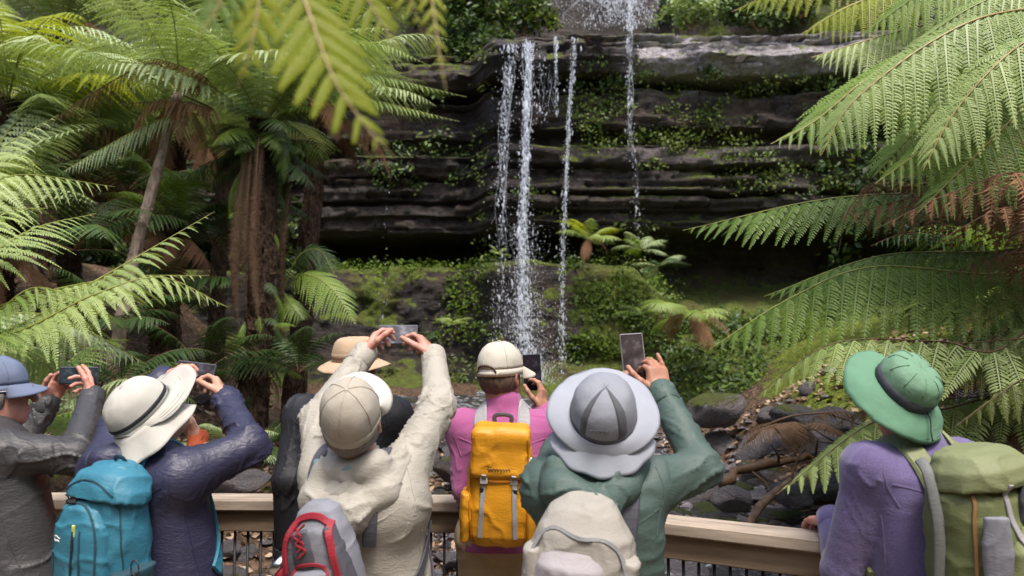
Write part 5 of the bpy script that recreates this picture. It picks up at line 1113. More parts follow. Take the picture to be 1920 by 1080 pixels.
def surf(parent, x, z, y=None):
    """outermost point of the pack at (x, z), seen from outside"""
    best = None
    for b in PKB.get(parent.name, []):
        h = b.ray_cast(Vector((x, -.8, z)), Vector((0, 1, 0)))
        if h[0] is not None and (best is None or h[0].y < best[0][1]): n = np.array(h[1]); best = (np.array(h[0]), n if n[1] < 0 else -n)
    return best if best is not None else (A(x, y if y is not None else 0, z), A(0, -1, 0))
def ribbon(parent, name, pts, nor, w, mat, th=.25):
    """flat webbing lying on a surface"""
    pts = np.asarray(pts); nor = nrm(nor); T = nrm(np.gradient(pts, axis=0)); B = nrm(np.cross(T, nor)); nor = np.cross(B, T); t = w * th
    cs = [(-1, 0), (-.8, 1), (.8, 1), (1, 0), (.8, -1), (-.8, -1)]; k = len(cs); n = len(pts)
    V = np.stack([pts + B * (w * a) + nor * (t * b) for a, b in cs], 1).reshape(-1, 3); F = [(i * k + j, i * k + (j + 1) % k, (i + 1) * k + (j + 1) % k, (i + 1) * k + j) for i in range(n - 1) for j in range(k)]
    mb = MB(); mb.add(V, F + [list(range(k))[::-1], [(n - 1) * k + j for j in range(k)]]); return mb.build(name, mat, parent, False)
ONSURF = {'zip', 'webbing_strap', 'seam', 'flap_edge', 'piping', 'bungee', 'zip_cord', 'gap', 'logo_arc'}
def band(parent, name, pts, w, mat, up, th=.25, n=26):
    q = spline(pts, n)
    if name in ONSURF:
        hs = [surf(parent, p[0], p[2], p[1]) for p in q]; pp = np.array([h[0] + h[1] * w * th * .8 for h in hs]); nn = np.array([h[1] for h in hs])
        for _ in range(3): pp[1:-1] = (pp[:-2] + 2 * pp[1:-1] + pp[2:]) / 4; nn[1:-1] = (nn[:-2] + 2 * nn[1:-1] + nn[2:]) / 4
        pp[:, 1] -= .0015
        return ribbon(parent, name, pp, nn, w, mat, th)
    mb = MB(); mb.tube(q, w, 8, flat=th, up=up); return mb.build(name, mat, parent, True)
def stud(parent, name, x, z, half, mat, tilt=0, bev=.002):
    p, n_ = surf(parent, x, z); return MB().box(p + A(0, -half[1] * .6, 0), half, R=frame(0, 0, tilt), bev=bev).build(name, mat, parent)
def wear_band(pk, name, path, width, mat, th=.2, n=34):
    bvh, N, R = LAST; m_ = PKM[pk.name]; inv = m_.inverted(); q = spline([N + R @ A(*p) for p in path], n); P_ = []; N_ = []
    for p in q:
        l, nn, _, d = bvh.find_nearest(Vector(p)); l = np.array(l); nn = np.array(nn); P_.append(l + nn * (width * th + .003)); N_.append(nn)
    P_ = np.array(P_); N_ = np.array(N_)
    for _ in range(6): P_[1:-1] = (P_[:-2] + 2 * P_[1:-1] + P_[2:]) / 4; N_[1:-1] = (N_[:-2] + 2 * N_[1:-1] + N_[2:]) / 4
    loc = np.array([list(inv @ Vector(p)) for p in P_]); nl = N_ @ np.array(m_.to_3x3().normalized()); return ribbon(pk, name, loc, nl, width, mat, th)
def wear_straps(pk, width, mat, x=.088, th=.22, sides=(-1, 1), fwd=1.0, top=None):
    """shoulder straps lying on the wearer's last built jacket"""
    for s in sides:
        wear_band(pk, 'shoulder_strap', [(s * a, b * fwd, c) for a, b, c in [(x * .75, -.17, -.20), (x * .9, -.13, -.10), (x, -.085, -.01), (x, -.01, .03), (x * 1.05, .06, -.005), (x * 1.1, .11, -.10), (x * 1.2, .13, -.22), (x * 1.5, .10, -.33), (x * 1.75, .03, -.40)]], width, mat, th)
I3 = np.eye(3)
def bx(x, y, z, a, b, c, r=.03, R=I3): return ('box', A(x, y, z), R, A(a, b, c), r)
def squiggle(parent, name, c, w, h, mat, n=9, seed=1, r=.0018):
    rng = np.random.default_rng(seed); pts = []
    for i in range(n * 3): pts.append(A(c[0] - w / 2 + w * i / (n * 3 - 1) + .25 * w / n * math.sin(i * 2.1), c[1], c[2] + h * (.5 * math.sin(i * 2.1 + 1) * rng.uniform(.5, 1))))
    q = spline(pts, n * 9)
    if parent.name in PKB: q = np.array([surf(parent, p[0], p[2])[0] + A(0, -.0012, 0) for p in q])
    mb = MB(); mb.tube(q, r, 5); mb.build(name, mat, parent, True)
# ------------------------------------------------------------------ the visitors
C_ = {}
C_['charcoal'] = cloth('charcoal_shell', (.042, .041, .043), .5, .15, crinkle=.5, spec=.45)
C_['navy'] = cloth('navy_quilt', (.026, .026, .056), .45, .2, crinkle=.55, spec=.45)
C_['orange'] = cloth('orange_fleece', (.42, .085, .03), .8)
C_['black'] = cloth('black_shell', (.014, .015, .019), .6, .2, crinkle=.3)
C_['beige'] = cloth('beige_shell', (.345, .322, .275), .6, .1, crinkle=.5)
C_['pink'] = cloth('pink_fleece', (.33, .08, .215), .85, .12, crinkle=.2, sheen=.25)
C_['green'] = cloth('dull_green_shell', (.058, .092, .080), .58, .15, crinkle=.35, spec=.4)
C_['purple'] = cloth('purple_fleece', (.118, .094, .205), .95, .3, weave=160, wb=.5, crinkle=.3, cr_scale=40, sheen=.35)
C_['khaki'] = cloth('khaki_trousers', (.40, .29, .17), .8, .12)
C_['dark_trousers'] = cloth('dark_trousers', (.05, .05, .055), .8, .15); C_['grey_trousers'] = cloth('grey_trousers', (.17, .16, .155), .8, .15)
C_['slate'] = cloth('slate_cap', (.13, .16, .24), .8, .1, crinkle=.15); C_['white_hat'] = cloth('white_hat', (.50, .485, .44), .85, .06, crinkle=.2, trans=.12); C_['tan_hat'] = cloth('tan_hat', (.42, .30, .20), .85, .12, crinkle=.2)
C_['khaki_cap'] = cloth('khaki_cap', (.36, .325, .27), .85, .12, crinkle=.3, cr_scale=40); C_['khaki_pale'] = cloth('pale_khaki', (.52, .50, .45), .85, .08, crinkle=.2); C_['cream_cap'] = cloth('cream_cap', (.47, .44, .375), .85, .08, crinkle=.2)
C_['grey_hat'] = cloth('grey_hat', (.22, .232, .265), .7, .08, crinkle=.25); C_['grey_hat_dark'] = cloth('grey_hat_panel', (.085, .09, .10), .8, .2); C_['grey_brim'] = cloth('pale_grey_brim', (.34, .36, .41), .7, .06, crinkle=.12, trans=.15)
C_['green_hat'] = cloth('mint_green_hat', (.105, .225, .14), .8, .08, crinkle=.2); C_['green_crown'] = cloth('mint_crown', (.135, .25, .16), .8, .1, crinkle=.3)
C_['teal'] = cloth('teal_nylon', (.032, .165, .24), .5, .15, weave=700, crinkle=.35, spec=.45); C_['teal_dark'] = cloth('dark_teal_mesh', (.02, .055, .075), .8, .25)
C_['yellow'] = cloth('amber_nylon', (.58, .255, .010), .5, .12, weave=700, crinkle=.35, spec=.45); C_['grey_pack'] = cloth('grey_nylon', (.20, .205, .235), .6, .15, crinkle=.3); C_['grey_pack_dark'] = cloth('dark_grey_nylon', (.07, .07, .085), .6, .25, crinkle=.3); C_['red'] = cloth('red_trim', (.27, .018, .032), .6, .15)
C_['stone_pack'] = cloth('stone_nylon', (.30, .28, .245), .65, .12, crinkle=.35); C_['lilac_pack'] = cloth('lilac_grey_nylon', (.29, .265, .275), .6, .1, crinkle=.3); C_['grey_zip'] = cloth('grey_zip', (.19, .19, .19), .6)
C_['olive'] = cloth('olive_nylon', (.13, .15, .06), .6, .15, weave=500, crinkle=.3); C_['olive_light'] = cloth('pale_olive_nylon', (.18, .20, .095), .6, .12, crinkle=.3); C_['grey_strap'] = cloth('grey_strap', (.155, .16, .155), .7, .1); C_['brown_trim'] = cloth('brown_trim', (.25, .13, .05), .7, .2)
def sh(N, yaw, w, dz=.075, fw=0.0):
    R = frame(yaw); return N + R @ A(-w, fw, -dz), N + R @ A(w, fw, -dz)
def V3(*a): return A(*a)

# 1 man in charcoal jacket, slate cap
N = P(-26, 797, 2.62); H = A(N[0] + .13, 2.62, .90); SL, SR = sh(N, 48, .165); Wl, Wr = P(86, 756, 3.02), P(172, 748, 2.86)
head = (P(-3, 742, 2.64), 58, 4, 0)
t, b, R = person('man in charcoal rain jacket and slate blue cap at the left edge', N, H, 48, head, [(SL, P(35, 850, 2.95), Wl), (SR, P(140, 856, 2.56), Wr)], dict(jacket=C_['charcoal'], skin=M['skin_pink'], hair=M['hair_grey'], trousers=C_['grey_trousers']), sw=1.2, dp=1.2,
    hands=[hand_prims(Wl, P(112, 716, 3.04) - Wl, V3(.8, -.35, .1), -1, (30, 40, 30), per=[(15, 35, 25), (35, 45, 30), (45, 50, 35), (55, 55, 40)]), hand_prims(Wr, P(166, 702, 2.95) - Wr, V3(-.85, -.3, .1), 1, per=[(5, 15, 10), (35, 45, 30), (45, 50, 35), (50, 55, 40)])], seed=11, fold=.008, arm_r=(.082, .064, .05), hem=.06)
baseball_cap(t, b, head, C_['slate'], C_['slate'], seed=3, brim=.062, rx=.084, ry=.101, sc=.98)
mb = MB(); c0 = head[0] - b; HR = frame(58, 4, 0)
for sx in (-1, 1): mb.tube([c0 + HR @ A(sx * .079, -.01, .016), c0 + HR @ A(sx * .077, .05, .018), c0 + HR @ A(sx * .06, .094, .016)], .0016, 5)
for sx in (-1, 1):
    a = np.linspace(0, 6.283, 15); mb.tube([c0 + HR @ A(sx * .032 + .022 * math.cos(x), .104, .012 + .017 * math.sin(x)) for x in a], .0013, 5)
mb.build('glasses', M['black_plastic'], t)
phone('dark compact phone held level by the man in charcoal jacket', P(148, 704, 3.0), np.stack([V3(.0, .05, 1), V3(-.98, -.2, 0), V3(.2, -.97, .05)], 1), (.07, .145, .010), screen=(.03, .045, .055))

# 2 person in navy jacket, white hat, teal pack
N = P(268, 848, 2.4); H = A(N[0] + .10, 2.42, .86); SL, SR = sh(N, 25, .165, .07); Wl, Wr = P(305, 712, 2.85), P(424, 750, 2.72)
head = (P(282, 780, 2.38), 28, 44, -8)
t, b, R = person('person in navy jacket and white flap hat raising a phone beside the charcoal jacket', N, H, 25, head, [(SL, P(222, 800, 2.62), Wl), (SR, P(468, 838, 2.46), Wr)], dict(jacket=C_['navy'], skin=M['skin'], hair=M['hair_brown'], trousers=C_['dark_trousers']), sw=1.02, dp=1.1,
    hands=[hand_prims(Wl, V3(.75, .1, .55), V3(.3, .2, -.9), -1, (35, 40, 30)), hand_prims(Wr, P(398, 690, 2.80) - Wr, V3(-.9, -.1, -.25), 1, per=[(35, 45, 30), (42, 50, 35), (50, 55, 40), (55, 60, 40)], thumb=(.2, .8, .5))], seed=12, fold=.008, hem=.12, arm_r=(.086, .068, .052), extra=[('rc', N + A(-.07, -.10, -.01), N + A(.09, -.06, .0), .045, .045)])
m = hat_matrix(*head, b, lift=.03); G = crown_grid(.092, .108, .108, 2.5, wr=.004, seed=4); hat = grid_mesh('sun_hat', G, C_['white_hat'], True, .003, t, m)
grid_mesh('brim', brim_grid(.092, .108, lambda a: .004 + .072 * np.clip(np.sin(a) + .55, 0, 1.3), lambda a: -.012 - .012 * np.cos(2 * a), wr=.005, seed=2), C_['white_hat'], True, .003, hat)
a = np.linspace(math.radians(-205), math.radians(25), 46); fl = [np.stack([(.094 + .06 * v + .007 * np.sin(a * 9) * v) * np.cos(a), (.110 + .085 * v + .008 * np.sin(a * 9) * v) * np.sin(a), -.005 - .065 * v ** .8 + 0 * a], -1) for v in np.linspace(0, 1, 9)]
grid_mesh('neck_flap', np.array(fl), C_['white_hat'], False, .003, hat)
ring_band(G, 1, 1, .02, 'cord', M['black_soft'], hat, None)
for rr_ in (.3, .5, .7, .9):
    BG = brim_grid(.092, .108, lambda a: (.004 + .072 * np.clip(np.sin(a) + .55, 0, 1.3)) * rr_, lambda a: (-.012 - .012 * np.cos(2 * a)) * rr_ ** 1.4, wr=0, rows=2, up=1); mb = MB(); mb.tube(np.vstack([BG[1], BG[1][:1]]) + A(0, 0, .0025), .0011, 4); mb.build('stitching', C_['khaki_pale'], hat)
phone('phone held overhead level in front of the white hat', P(366, 697, 2.86), np.stack([V3(.1, .25, .96), V3(-.99, .05, .08), V3(.05, -.97, .25)], 1), (.075, .150, .009), screen=(.04, .035, .045), frame_col=(.08, .08, .10))
pk = pack('backpack', 'teal blue backpack with front zip pocket and green bottle at its side', P(203, 998, 2.20), frame(22, 4, 3), .81)
pmesh(pk, 'main_compartment', [('loft', A(0, 0, 0), I3, A(*[(-.26, .135, .085, 0), (-.2, .155, .10, 0), (0, .155, .105, 0), (.12, .140, .10, .0), (.20, .115, .08, .01), (.245, .08, .05, .02)]))], C_['teal'], wr=.006, seed=2)
pmesh(pk, 'front_pocket', [('loft', A(-.015, -.085, -.05), I3, A(*[(-.2, .115, .05, 0), (-.1, .125, .06, 0), (.08, .118, .055, 0), (.16, .085, .045, .01), (.19, .05, .03, .02)]))], C_['teal'], wr=.006, seed=3)
pmesh(pk, 'top_lid', [('loft', A(.01, -.01, .10), frame(0, -14, 0), A(*[(.02, .15, .10, -.01), (.06, .145, .105, -.005), (.11, .12, .095, 0), (.15, .07, .05, .01)]))], C_['teal'], wr=.006, seed=4)
band(pk, 'zip', [A(-.11, -.115, -.2), A(-.118, -.135, 0), A(-.09, -.128, .09), A(-.015, -.122, .135), A(.06, -.128, .09), A(.088, -.135, 0), A(.085, -.115, -.2)], .004, C_['teal_dark'], (0, -1, 0), .6)
for s_ in (-1, 1): band(pk, 'seam', [A(s_ * .12, 0, .14), A(s_ * .138, 0, .0), A(s_ * .14, 0, -.2)], .003, C_['teal_dark'], (0, -1, 0), .5)
band(pk, 'seam', [A(-.11, 0, .165), A(-.03, 0, .205), A(.05, 0, .205), A(.12, 0, .165)], .003, C_['teal_dark'], (0, -1, 0), .5)
band(pk, 'zip', [A(-.005, -.152, -.22), A(0, -.153, -.05), A(.0, -.148, .06)], .004, M['black_soft'], (0, -1, 0), .6)
band(pk, 'zip', [A(.03, -.150, -.22), A(.034, -.152, -.05), A(.03, -.148, .05)], .003, C_['teal_dark'], (0, -1, 0), .6)
stud(pk, 'zip_pull', 0, .045, (.006, .004, .02), plain('zip_pull_lime', (.55, .60, .16), .5)); stud(pk, 'zip_pull', .002, .0, (.004, .004, .022), M['black_soft'])
band(pk, 'gap', [A(-.135, -.085, .07), A(-.10, -.112, .115), A(-.03, -.116, .135)], .013, M['black_soft'], (0, -1, .3), .35)  # black ribbon standing in for the shaded gap below the lid
squiggle(pk, 'logo', (-.085, -.149, .0), .038, .012, plain('logo_white', (.75, .78, .78), .6, .05), 5, 2, .0016); band(pk, 'logo_arc', [A(-.105, -.148, .010), A(-.085, -.150, .018), A(-.062, -.150, .010)], .002, plain('logo_white_arc', (.75, .78, .78), .6, .05), (0, -1, 0), .4)
pmesh(pk, 'side_pocket', [('loft', A(.15, -.02, -.18), I3, A(*[(-.09, .028, .08, 0), (.0, .036, .085, 0), (.085, .04, .085, 0)]))], C_['teal_dark'], wr=.004, seed=6)
wear_straps(pk, .030, C_['teal'])
band(pk, 'haul_loop', [A(-.03, .06, .22), A(-.02, .04, .26), A(.02, .04, .26), A(.03, .06, .22)], .008, C_['teal_dark'], (0, -1, 0), .35)
mb = MB(); aa = np.linspace(0, 6.2, 18); mb.tube([A(.20 + .018 * math.cos(x), -.06, -.075 + .026 * math.sin(x)) for x in aa], .0028, 6); mb.build('carabiner', M['steel'], pk, True)
bt = thing('bottle', 'small olive bottle with a pale cap in the teal pack side pocket', 'bottle', mat4=m4(frame(22, 4, 3), np.array(pk.matrix_local.translation) + frame(22, 4, 3) @ A(.14, -.06, -.13)))
mb = MB(); mb.tube([A(0, 0, -.09), A(0, 0, -.08), A(0, 0, .07), A(0, 0, .085), A(0, 0, .09)], [.03, .034, .034, .028, .018], 16); mb.build('flask', plain('olive_bottle', (.24, .25, .06), .3, .1), bt, True); mb = MB(); mb.tube([A(0, 0, .086), A(0, 0, .09), A(0, 0, .122), A(0, 0, .126)], [.02, .024, .024, .018], 16); mb.build('cap', plain('bottle_cap', (.52, .45, .36), .4, .1), bt, True)

# 3 person in orange, almost hidden
N = P(290, 850, 3.02); H = A(N[0], 3.05, .80); SL, SR = sh(N, 15, .14); W3 = P(371, 826, 2.98)
head = (P(285, 785, 3.02), 20, 5, 0)
t, b, R = person('person in orange top hidden behind the navy jacket, one hand showing', N, H, 15, head, [(SL, P(240, 930, 3.0), P(270, 850, 3.2)), (SR, P(362, 896, 2.9), W3)], dict(jacket=C_['orange'], skin=M['skin'], hair=M['hair_brown'], trousers=C_['dark_trousers']), sw=.85, dp=.95, hands=[hand_prims(W3, P(352, 786, 3.02) - W3, V3(-.7, -.2, .3), 1, per=[(5, 10, 5), (40, 50, 30), (50, 55, 40), (55, 60, 40)])], seed=13, arm_r=(.06, .05, .042))

# 4 man in black, tan bush hat
N = P(652, 742, 2.96); H = A(N[0] - .02, 2.95, .93); SL, SR = sh(N, 12, .19, .08); Wr = P(748, 842, 3.16)
head = (P(668, 692, 2.98), 14, 6, 0)
t, b, R = person('man in black jacket and tan bush hat half hidden behind the beige jacket', N, H, 12, head, [(SL, P(540, 900, 2.88), P(537, 1045, 2.92)), (SR, P(748, 915, 2.98), Wr)], dict(jacket=C_['black'], skin=M['skin_tan'], hair=M['hair_grey'], trousers=C_['dark_trousers']), sw=1.12, dp=1.1, fold=.005, hands=[hand_prims(Wr, P(742, 806, 3.2) - Wr, V3(-.8, -.3, .2), 1, (50, 55, 35))], seed=14, hem=.16, arm_r=(.078, .062, .05))
m = hat_matrix(*head, b, lift=.035); G = crown_grid(.088, .104, .105, 3.2, top_dent=.10, wr=.004, seed=5); hat = grid_mesh('bush_hat', G, C_['tan_hat'], True, .003, t, m)
grid_mesh('brim', brim_grid(.088, .104, lambda a: .058 + 0 * a, lambda a: -.026 + .008 * np.cos(2 * a), wr=.006, seed=5), C_['tan_hat'], True, .003, hat); ring_band(G, 1, 2, .015, 'hat_band', cloth('tan_band', (.30, .21, .14), .8), hat, None)

# 5 person in beige, arms up
N = P(668, 868, 2.25); H = A(-.40, 2.36, .86); SL, SR = P(610, 893, 2.26), P(752, 890, 2.28); Wl, Wr = P(680, 668, 2.62), P(813, 672, 2.62)
head = (P(660, 788, 2.17), 2, 46, 4)
def hood_b(N0, R, seed):
    g = lambda x, y, z: N0 + R @ A(x, y, z); pr = [('rc', g(-.13, .01, -.015), g(-.085, -.11, -.055), .034, .045), ('rc', g(-.085, -.11, -.055), g(.02, -.135, -.10), .045, .052), ('rc', g(.02, -.135, -.10), g(.11, -.085, -.06), .052, .042), ('rc', g(.11, -.085, -.06), g(.14, .02, .0), .042, .03), ('rc', g(-.06, -.07, .0), g(.08, -.06, .01), .05, .05)]
    V, F = sdf_mesh(pr, .007, .03); return folds(V, F, [(g(-.12, .02, 0), g(0, -.15, -.08), .05, 1.3), (g(0, -.15, -.08), g(.12, .02, 0), .05, 1.3)], seed, .009, 14), F
t, b, R = person('person in beige rain jacket and khaki cap holding a phone overhead with both hands', N, H, 10, head, [(SL, P(597, 782, 2.42), Wl), (SR, P(822, 762, 2.42), Wr)], dict(jacket=C_['beige'], skin=M['skin_pink'], hair=M['hair_grey'], trousers=C_['khaki']), sw=.95, dp=1.1,
    hands=[hand_prims(Wl, P(710, 618, 2.70) - Wl, V3(.75, .1, -.45), -1, per=[(25, 35, 25), (32, 45, 30), (40, 50, 35), (45, 55, 40)], thumb=(.75, .6, .3)), hand_prims(Wr, P(782, 616, 2.70) - Wr, V3(-.75, .1, -.45), 1, per=[(30, 40, 25), (35, 45, 30), (42, 50, 35), (48, 55, 40)], thumb=(.55, .7, .4))], hood=hood_b, seed=15, fold=.009, hem=.18, arm_r=(.076, .062, .048), extra=[('rc', N + A(-.02, -.01, -.10), N + A(.10, 0, -.12), .12, .12)])
baseball_cap(t, b, head, C_['khaki_cap'], C_['khaki_pale'], seed=6, brim=.085, h=.112, sc=.97)  # peak in paler cloth: light on the brim put into its colour
mb = MB(); mb.tube(spline([b * 0 + (N - b) + R @ A(x, y, z) for x, y, z in ((-.09, -.055, .03), (-.05, -.085, .02), (.02, -.09, .02), (.08, -.06, .035))], 10), .022, 8, flat=.7); mb.build('scarf', cloth('aqua_scarf', (.17, .28, .30), .8), t, True)
phone('silver compact camera phone held level overhead by the person in beige', P(746, 628, 2.74), np.stack([V3(0, .25, .97), V3(-1, 0, 0), V3(0, -.97, .25)], 1), (.075, .145, .012), screen=(.13, .13, .15), frame_col=(.12, .12, .13))
Rk = frame(16, 10, -8); pk = pack('backpack', 'grey daypack with red zips and dark panels on the beige jacket', P(610, 1038, 2.06), Rk, .78)
pmesh(pk, 'main_compartment', [('loft', A(0, 0, 0), I3, A(*[(-.26, .12, .07, 0), (-.15, .125, .09, 0), (.0, .12, .09, 0), (.10, .10, .075, 0), (.16, .075, .05, .01), (.185, .04, .03, .02)]))], C_['grey_pack'], wr=.005, seed=7)
pmesh(pk, 'front_pocket', [('loft', A(-.005, -.075, -.10), I3, A(*[(-.14, .095, .04, 0), (-.02, .10, .05, 0), (.07, .085, .04, .005), (.10, .055, .02, .02)]))], C_['grey_pack'], wr=.005, seed=8)
for s in (-1, 1): pmesh(pk, 'side_panel', [('loft', A(s * .085, -.05, .02), frame(0, 0, s * -10), A(*[(-.14, .024, .045, 0), (0, .026, .045, 0), (.10, .018, .03, 0)]))], C_['grey_pack_dark'], wr=.003, seed=9)
pmesh(pk, 'mesh_panel', [('loft', A(-.03, -.062, .045), frame(0, 0, -12), A(*[(-.07, .055, .03, 0), (0, .058, .034, 0), (.07, .04, .026, .004)]))], C_['grey_pack_dark'], wr=.004, seed=31)
band(pk, 'webbing_strap', [A(.075, 0, .13), A(.088, 0, .05), A(.098, 0, -.06), A(.108, 0, -.2)], .013, C_['red'], (0, -1, 0), .25)
band(pk, 'zip', [A(-.10, -.075, -.02), A(-.085, -.09, .08), A(-.04, -.085, .145), A(.03, -.082, .150), A(.07, -.085, .12)], .012, C_['red'], (0, -1, 0), .4)
band(pk, 'zip', [A(-.09, -.105, -.05), A(-.06, -.118, -.005), A(0, -.125, .004), A(.05, -.12, -.01)], .006, C_['red'], (0, -1, 0), .4)
band(pk, 'zip_cord', [A(.045, -.125, -.01), A(.06, -.135, -.03), A(.045, -.135, -.06), A(.05, -.132, -.09)], .005, C_['red'], (0, -1, 0), .6)
band(pk, 'bungee', [A(-.055, -.10, .12), A(-.02, -.106, .10), A(-.045, -.108, .075), A(-.01, -.11, .055), A(-.04, -.112, .03)], .0035, C_['red'], (0, -1, 0), .8); band(pk, 'bungee', [A(-.02, -.10, .13), A(-.05, -.106, .10), A(-.015, -.108, .075), A(-.04, -.11, .05)], .003, C_['red'], (0, -1, 0), .8)
pmesh(pk, 'lower_panel', [('loft', A(-.005, -.108, -.19), I3, A(*[(-.07, .07, .02, 0), (0, .075, .022, 0), (.05, .05, .014, .004)]))], C_['grey_pack_dark'], wr=.003, seed=10)
stud(pk, 'tag', -.01, -.155, (.012, .003, .02), C_['red'])
wear_straps(pk, .026, C_['grey_pack_dark'])
wear_band(pk, 'hip_belt', [(.0, -.2, -.42), (.10, -.18, -.40), (.20, -.05, -.32), (.22, .08, -.24)], .022, C_['grey_pack_dark'])
bt = thing('bottle', 'silver lidded flask poking out beside the grey daypack', 'bottle', mat4=m4(frame(16, 10, -48), P(530, 1066, 2.06)))
mb = MB(); mb.tube([A(0, 0, -.16), A(0, 0, -.15), A(0, 0, -.005), A(0, 0, .0)], [.026, .03, .03, .026], 18); mb.build('flask', C_['red'], bt, True); mb = MB(); mb.tube([A(0, 0, .002), A(0, 0, .006), A(0, 0, .022), A(0, 0, .026)], [.029, .031, .031, .027], 18); mb.build('lid', M['steel_bright'], bt, True)

# 6 man in pink with amber pack
N = P(945, 768, 3.0); H = A(N[0] + .005, 3.0, .965); SL, SR = sh(N, 4, .165, .07); Wr = P(1016, 770, 3.26)
head = (P(941, 706, 3.0), 34, 4, 0)
t, b, R = person('person in pink fleece and cream cap holding a phone upright', N, H, 4, head, [(SL, P(872, 915, 2.98), P(918, 990, 3.25)), (SR, P(1050, 868, 3.06), Wr)], dict(jacket=C_['pink'], skin=M['skin_tan'], hair=M['hair_brown'], trousers=C_['khaki']), sw=1.0, dp=1.05, hands=[hand_prims(Wr, P(1018, 728, 3.28) - Wr, V3(-.75, .35, .2), 1, per=[(20, 35, 25), (25, 40, 30), (30, 45, 35), (35, 50, 35)], thumb=(.5, .6, .5))], seed=16, fold=.006, hem=-.12, clothname='fleece', arm_r=(.07, .056, .045))
baseball_cap(t, b, head, C_['cream_cap'], C_['cream_cap'], C_['cream_cap'], seed=7, brim=.07)
phone('black phone held upright in front of the pink fleece', P(998, 698, 3.32), np.stack([V3(.99, .05, 0), V3(.0, .1, .99), V3(-.05, -.99, .1)], 1), (.080, .162, .010), screen=(.018, .014, .02), frame_col=(.02, .02, .022))
Rk = frame(3, 3, 2); pk = pack('backpack', 'amber yellow rucksack with grey webbing straps on the pink fleece', P(938, 906, 2.78), Rk, .9)
pmesh(pk, 'main_compartment', [('loft', A(0, 0, 0), I3, A(*[(-.245, .11, .065, 0), (-.20, .135, .085, 0), (-.08, .142, .095, 0), (.08, .132, .09, 0), (.20, .12, .08, .005), (.225, .10, .06, .01)]))], C_['yellow'], wr=.005, seed=11)
pmesh(pk, 'top_lid', [bx(0, -.012, .205, .118, .092, .04, .035), bx(0, -.075, .13, .115, .03, .095, .025)], C_['yellow'], wr=.005, seed=12)
for s in (-1, 1):
    pmesh(pk, 'side_pocket', [('loft', A(s * .132, -.01, -.13), I3, A(*[(-.1, .02, .06, 0), (0, .03, .075, 0), (.10, .024, .075, 0)]))], C_['yellow'], wr=.004, seed=13 + s)
    band(pk, 'webbing_strap', [A(s * .060, -.108, .055), A(s * .062, -.118, .0), A(s * .066, -.114, -.10), A(s * .070, -.104, -.20)], .010, M['grey_web'], (0, -1, 0), .3); stud(pk, 'buckle', s * .060, .035, (.015, .006, .018), plain('grey_buckle', (.42, .40, .38), .5, .1)); stud(pk, 'buckle', s * .064, -.01, (.011, .005, .010), M['black_plastic'])
    band(pk, 'seam', [A(s * .108, -.085, .2), A(s * .116, -.092, .05), A(s * .118, -.085, -.1), A(s * .105, -.075, -.22)], .003, cloth('amber_seam', (.45, .16, .01), .6), (0, -1, 0), .6)
wear_straps(pk, .030, M['grey_web'])
band(pk, 'haul_loop', [A(-.035, .05, .235), A(-.03, .045, .27), A(.03, .045, .27), A(.035, .05, .235)], .009, C_['grey_pack_dark'], (0, -1, 0), .35)
squiggle(pk, 'lettering', (.0, -.108, .075), .09, .016, plain('dark_lettering', (.10, .055, .02), .6, .1), 8, 4, .0016); band(pk, 'flap_edge', [A(-.112, -.10, .04), A(-.04, -.112, .028), A(.04, -.112, .03), A(.112, -.10, .04)], .004, cloth('amber_edge', (.42, .15, .01), .6), (0, -1, 0), .6)
stud(pk, 'tag', .118, .09, (.010, .006, .03), plain('white_tag', (.7, .68, .62), .6, .1), 25)

# 7 person in green, wide grey hat
N = P(1122, 872, 2.13); H = A(N[0] + .02, 2.2, .86); SL, SR = P(1030, 915, 2.14), P(1212, 912, 2.15); Wl, Wr = P(1152, 778, 2.50), P(1240, 740, 2.42)
head = (P(1130, 788, 2.10), 8, 42, 4)
def hood_g(N0, R, seed):
    g = lambda x, y, z: N0 + R @ A(x, y, z); pr = [('rc', g(-.15, .0, .0), g(-.10, -.13, -.03), .030, .05), ('rc', g(-.10, -.13, -.03), g(.0, -.165, -.06), .05, .052), ('rc', g(.0, -.165, -.06), g(.07, -.10, -.03), .052, .04), ('rc', g(.07, -.10, -.03), g(.12, .0, .0), .04, .03), ('rc', g(-.06, -.06, .0), g(.06, -.05, .01), .05, .05), ('rc', g(-.12, -.08, .03), g(.04, -.10, .015), .022, .03)]
    V, F = sdf_mesh(pr, .007, .025); return folds(V, F, [(g(-.12, .02, 0), g(0, -.15, -.05), .05, 1.3), (g(0, -.15, -.05), g(.12, .02, 0), .05, 1.3)], seed, .008, 13), F
t, b, R = person('person in dull green rain jacket and wide grey hat lifting a phone', N, H, 8, head, [(SL, P(1050, 850, 2.40), Wl), (SR, P(1316, 878, 2.22), Wr)], dict(jacket=C_['green'], skin=M['skin_tan'], hair=M['hair_grey'], trousers=C_['dark_trousers']), sw=.98, dp=1.1,
    hands=[hand_prims(Wl, V3(.1, .15, 1), V3(.9, .1, 0), -1, (15, 20, 15)), hand_prims(Wr, P(1226, 662, 2.47) - Wr, V3(-.35, .8, .1), 1, per=[(55, 30, 20), (40, 25, 15), (28, 20, 15), (0, 5, 5)], spread=-.22, thumb=(.8, .55, .1))], hood=hood_g, seed=17, fold=.0075, hem=.1, arm_r=(.080, .064, .050), shade_h=.008)
m = hat_matrix(*head, b, lift=.03); G = crown_grid(.094, .110, .115, 2.7, wr=.005, seed=8); hat = grid_mesh('wide_hat', G, C_['grey_hat'], True, .003, t, m)
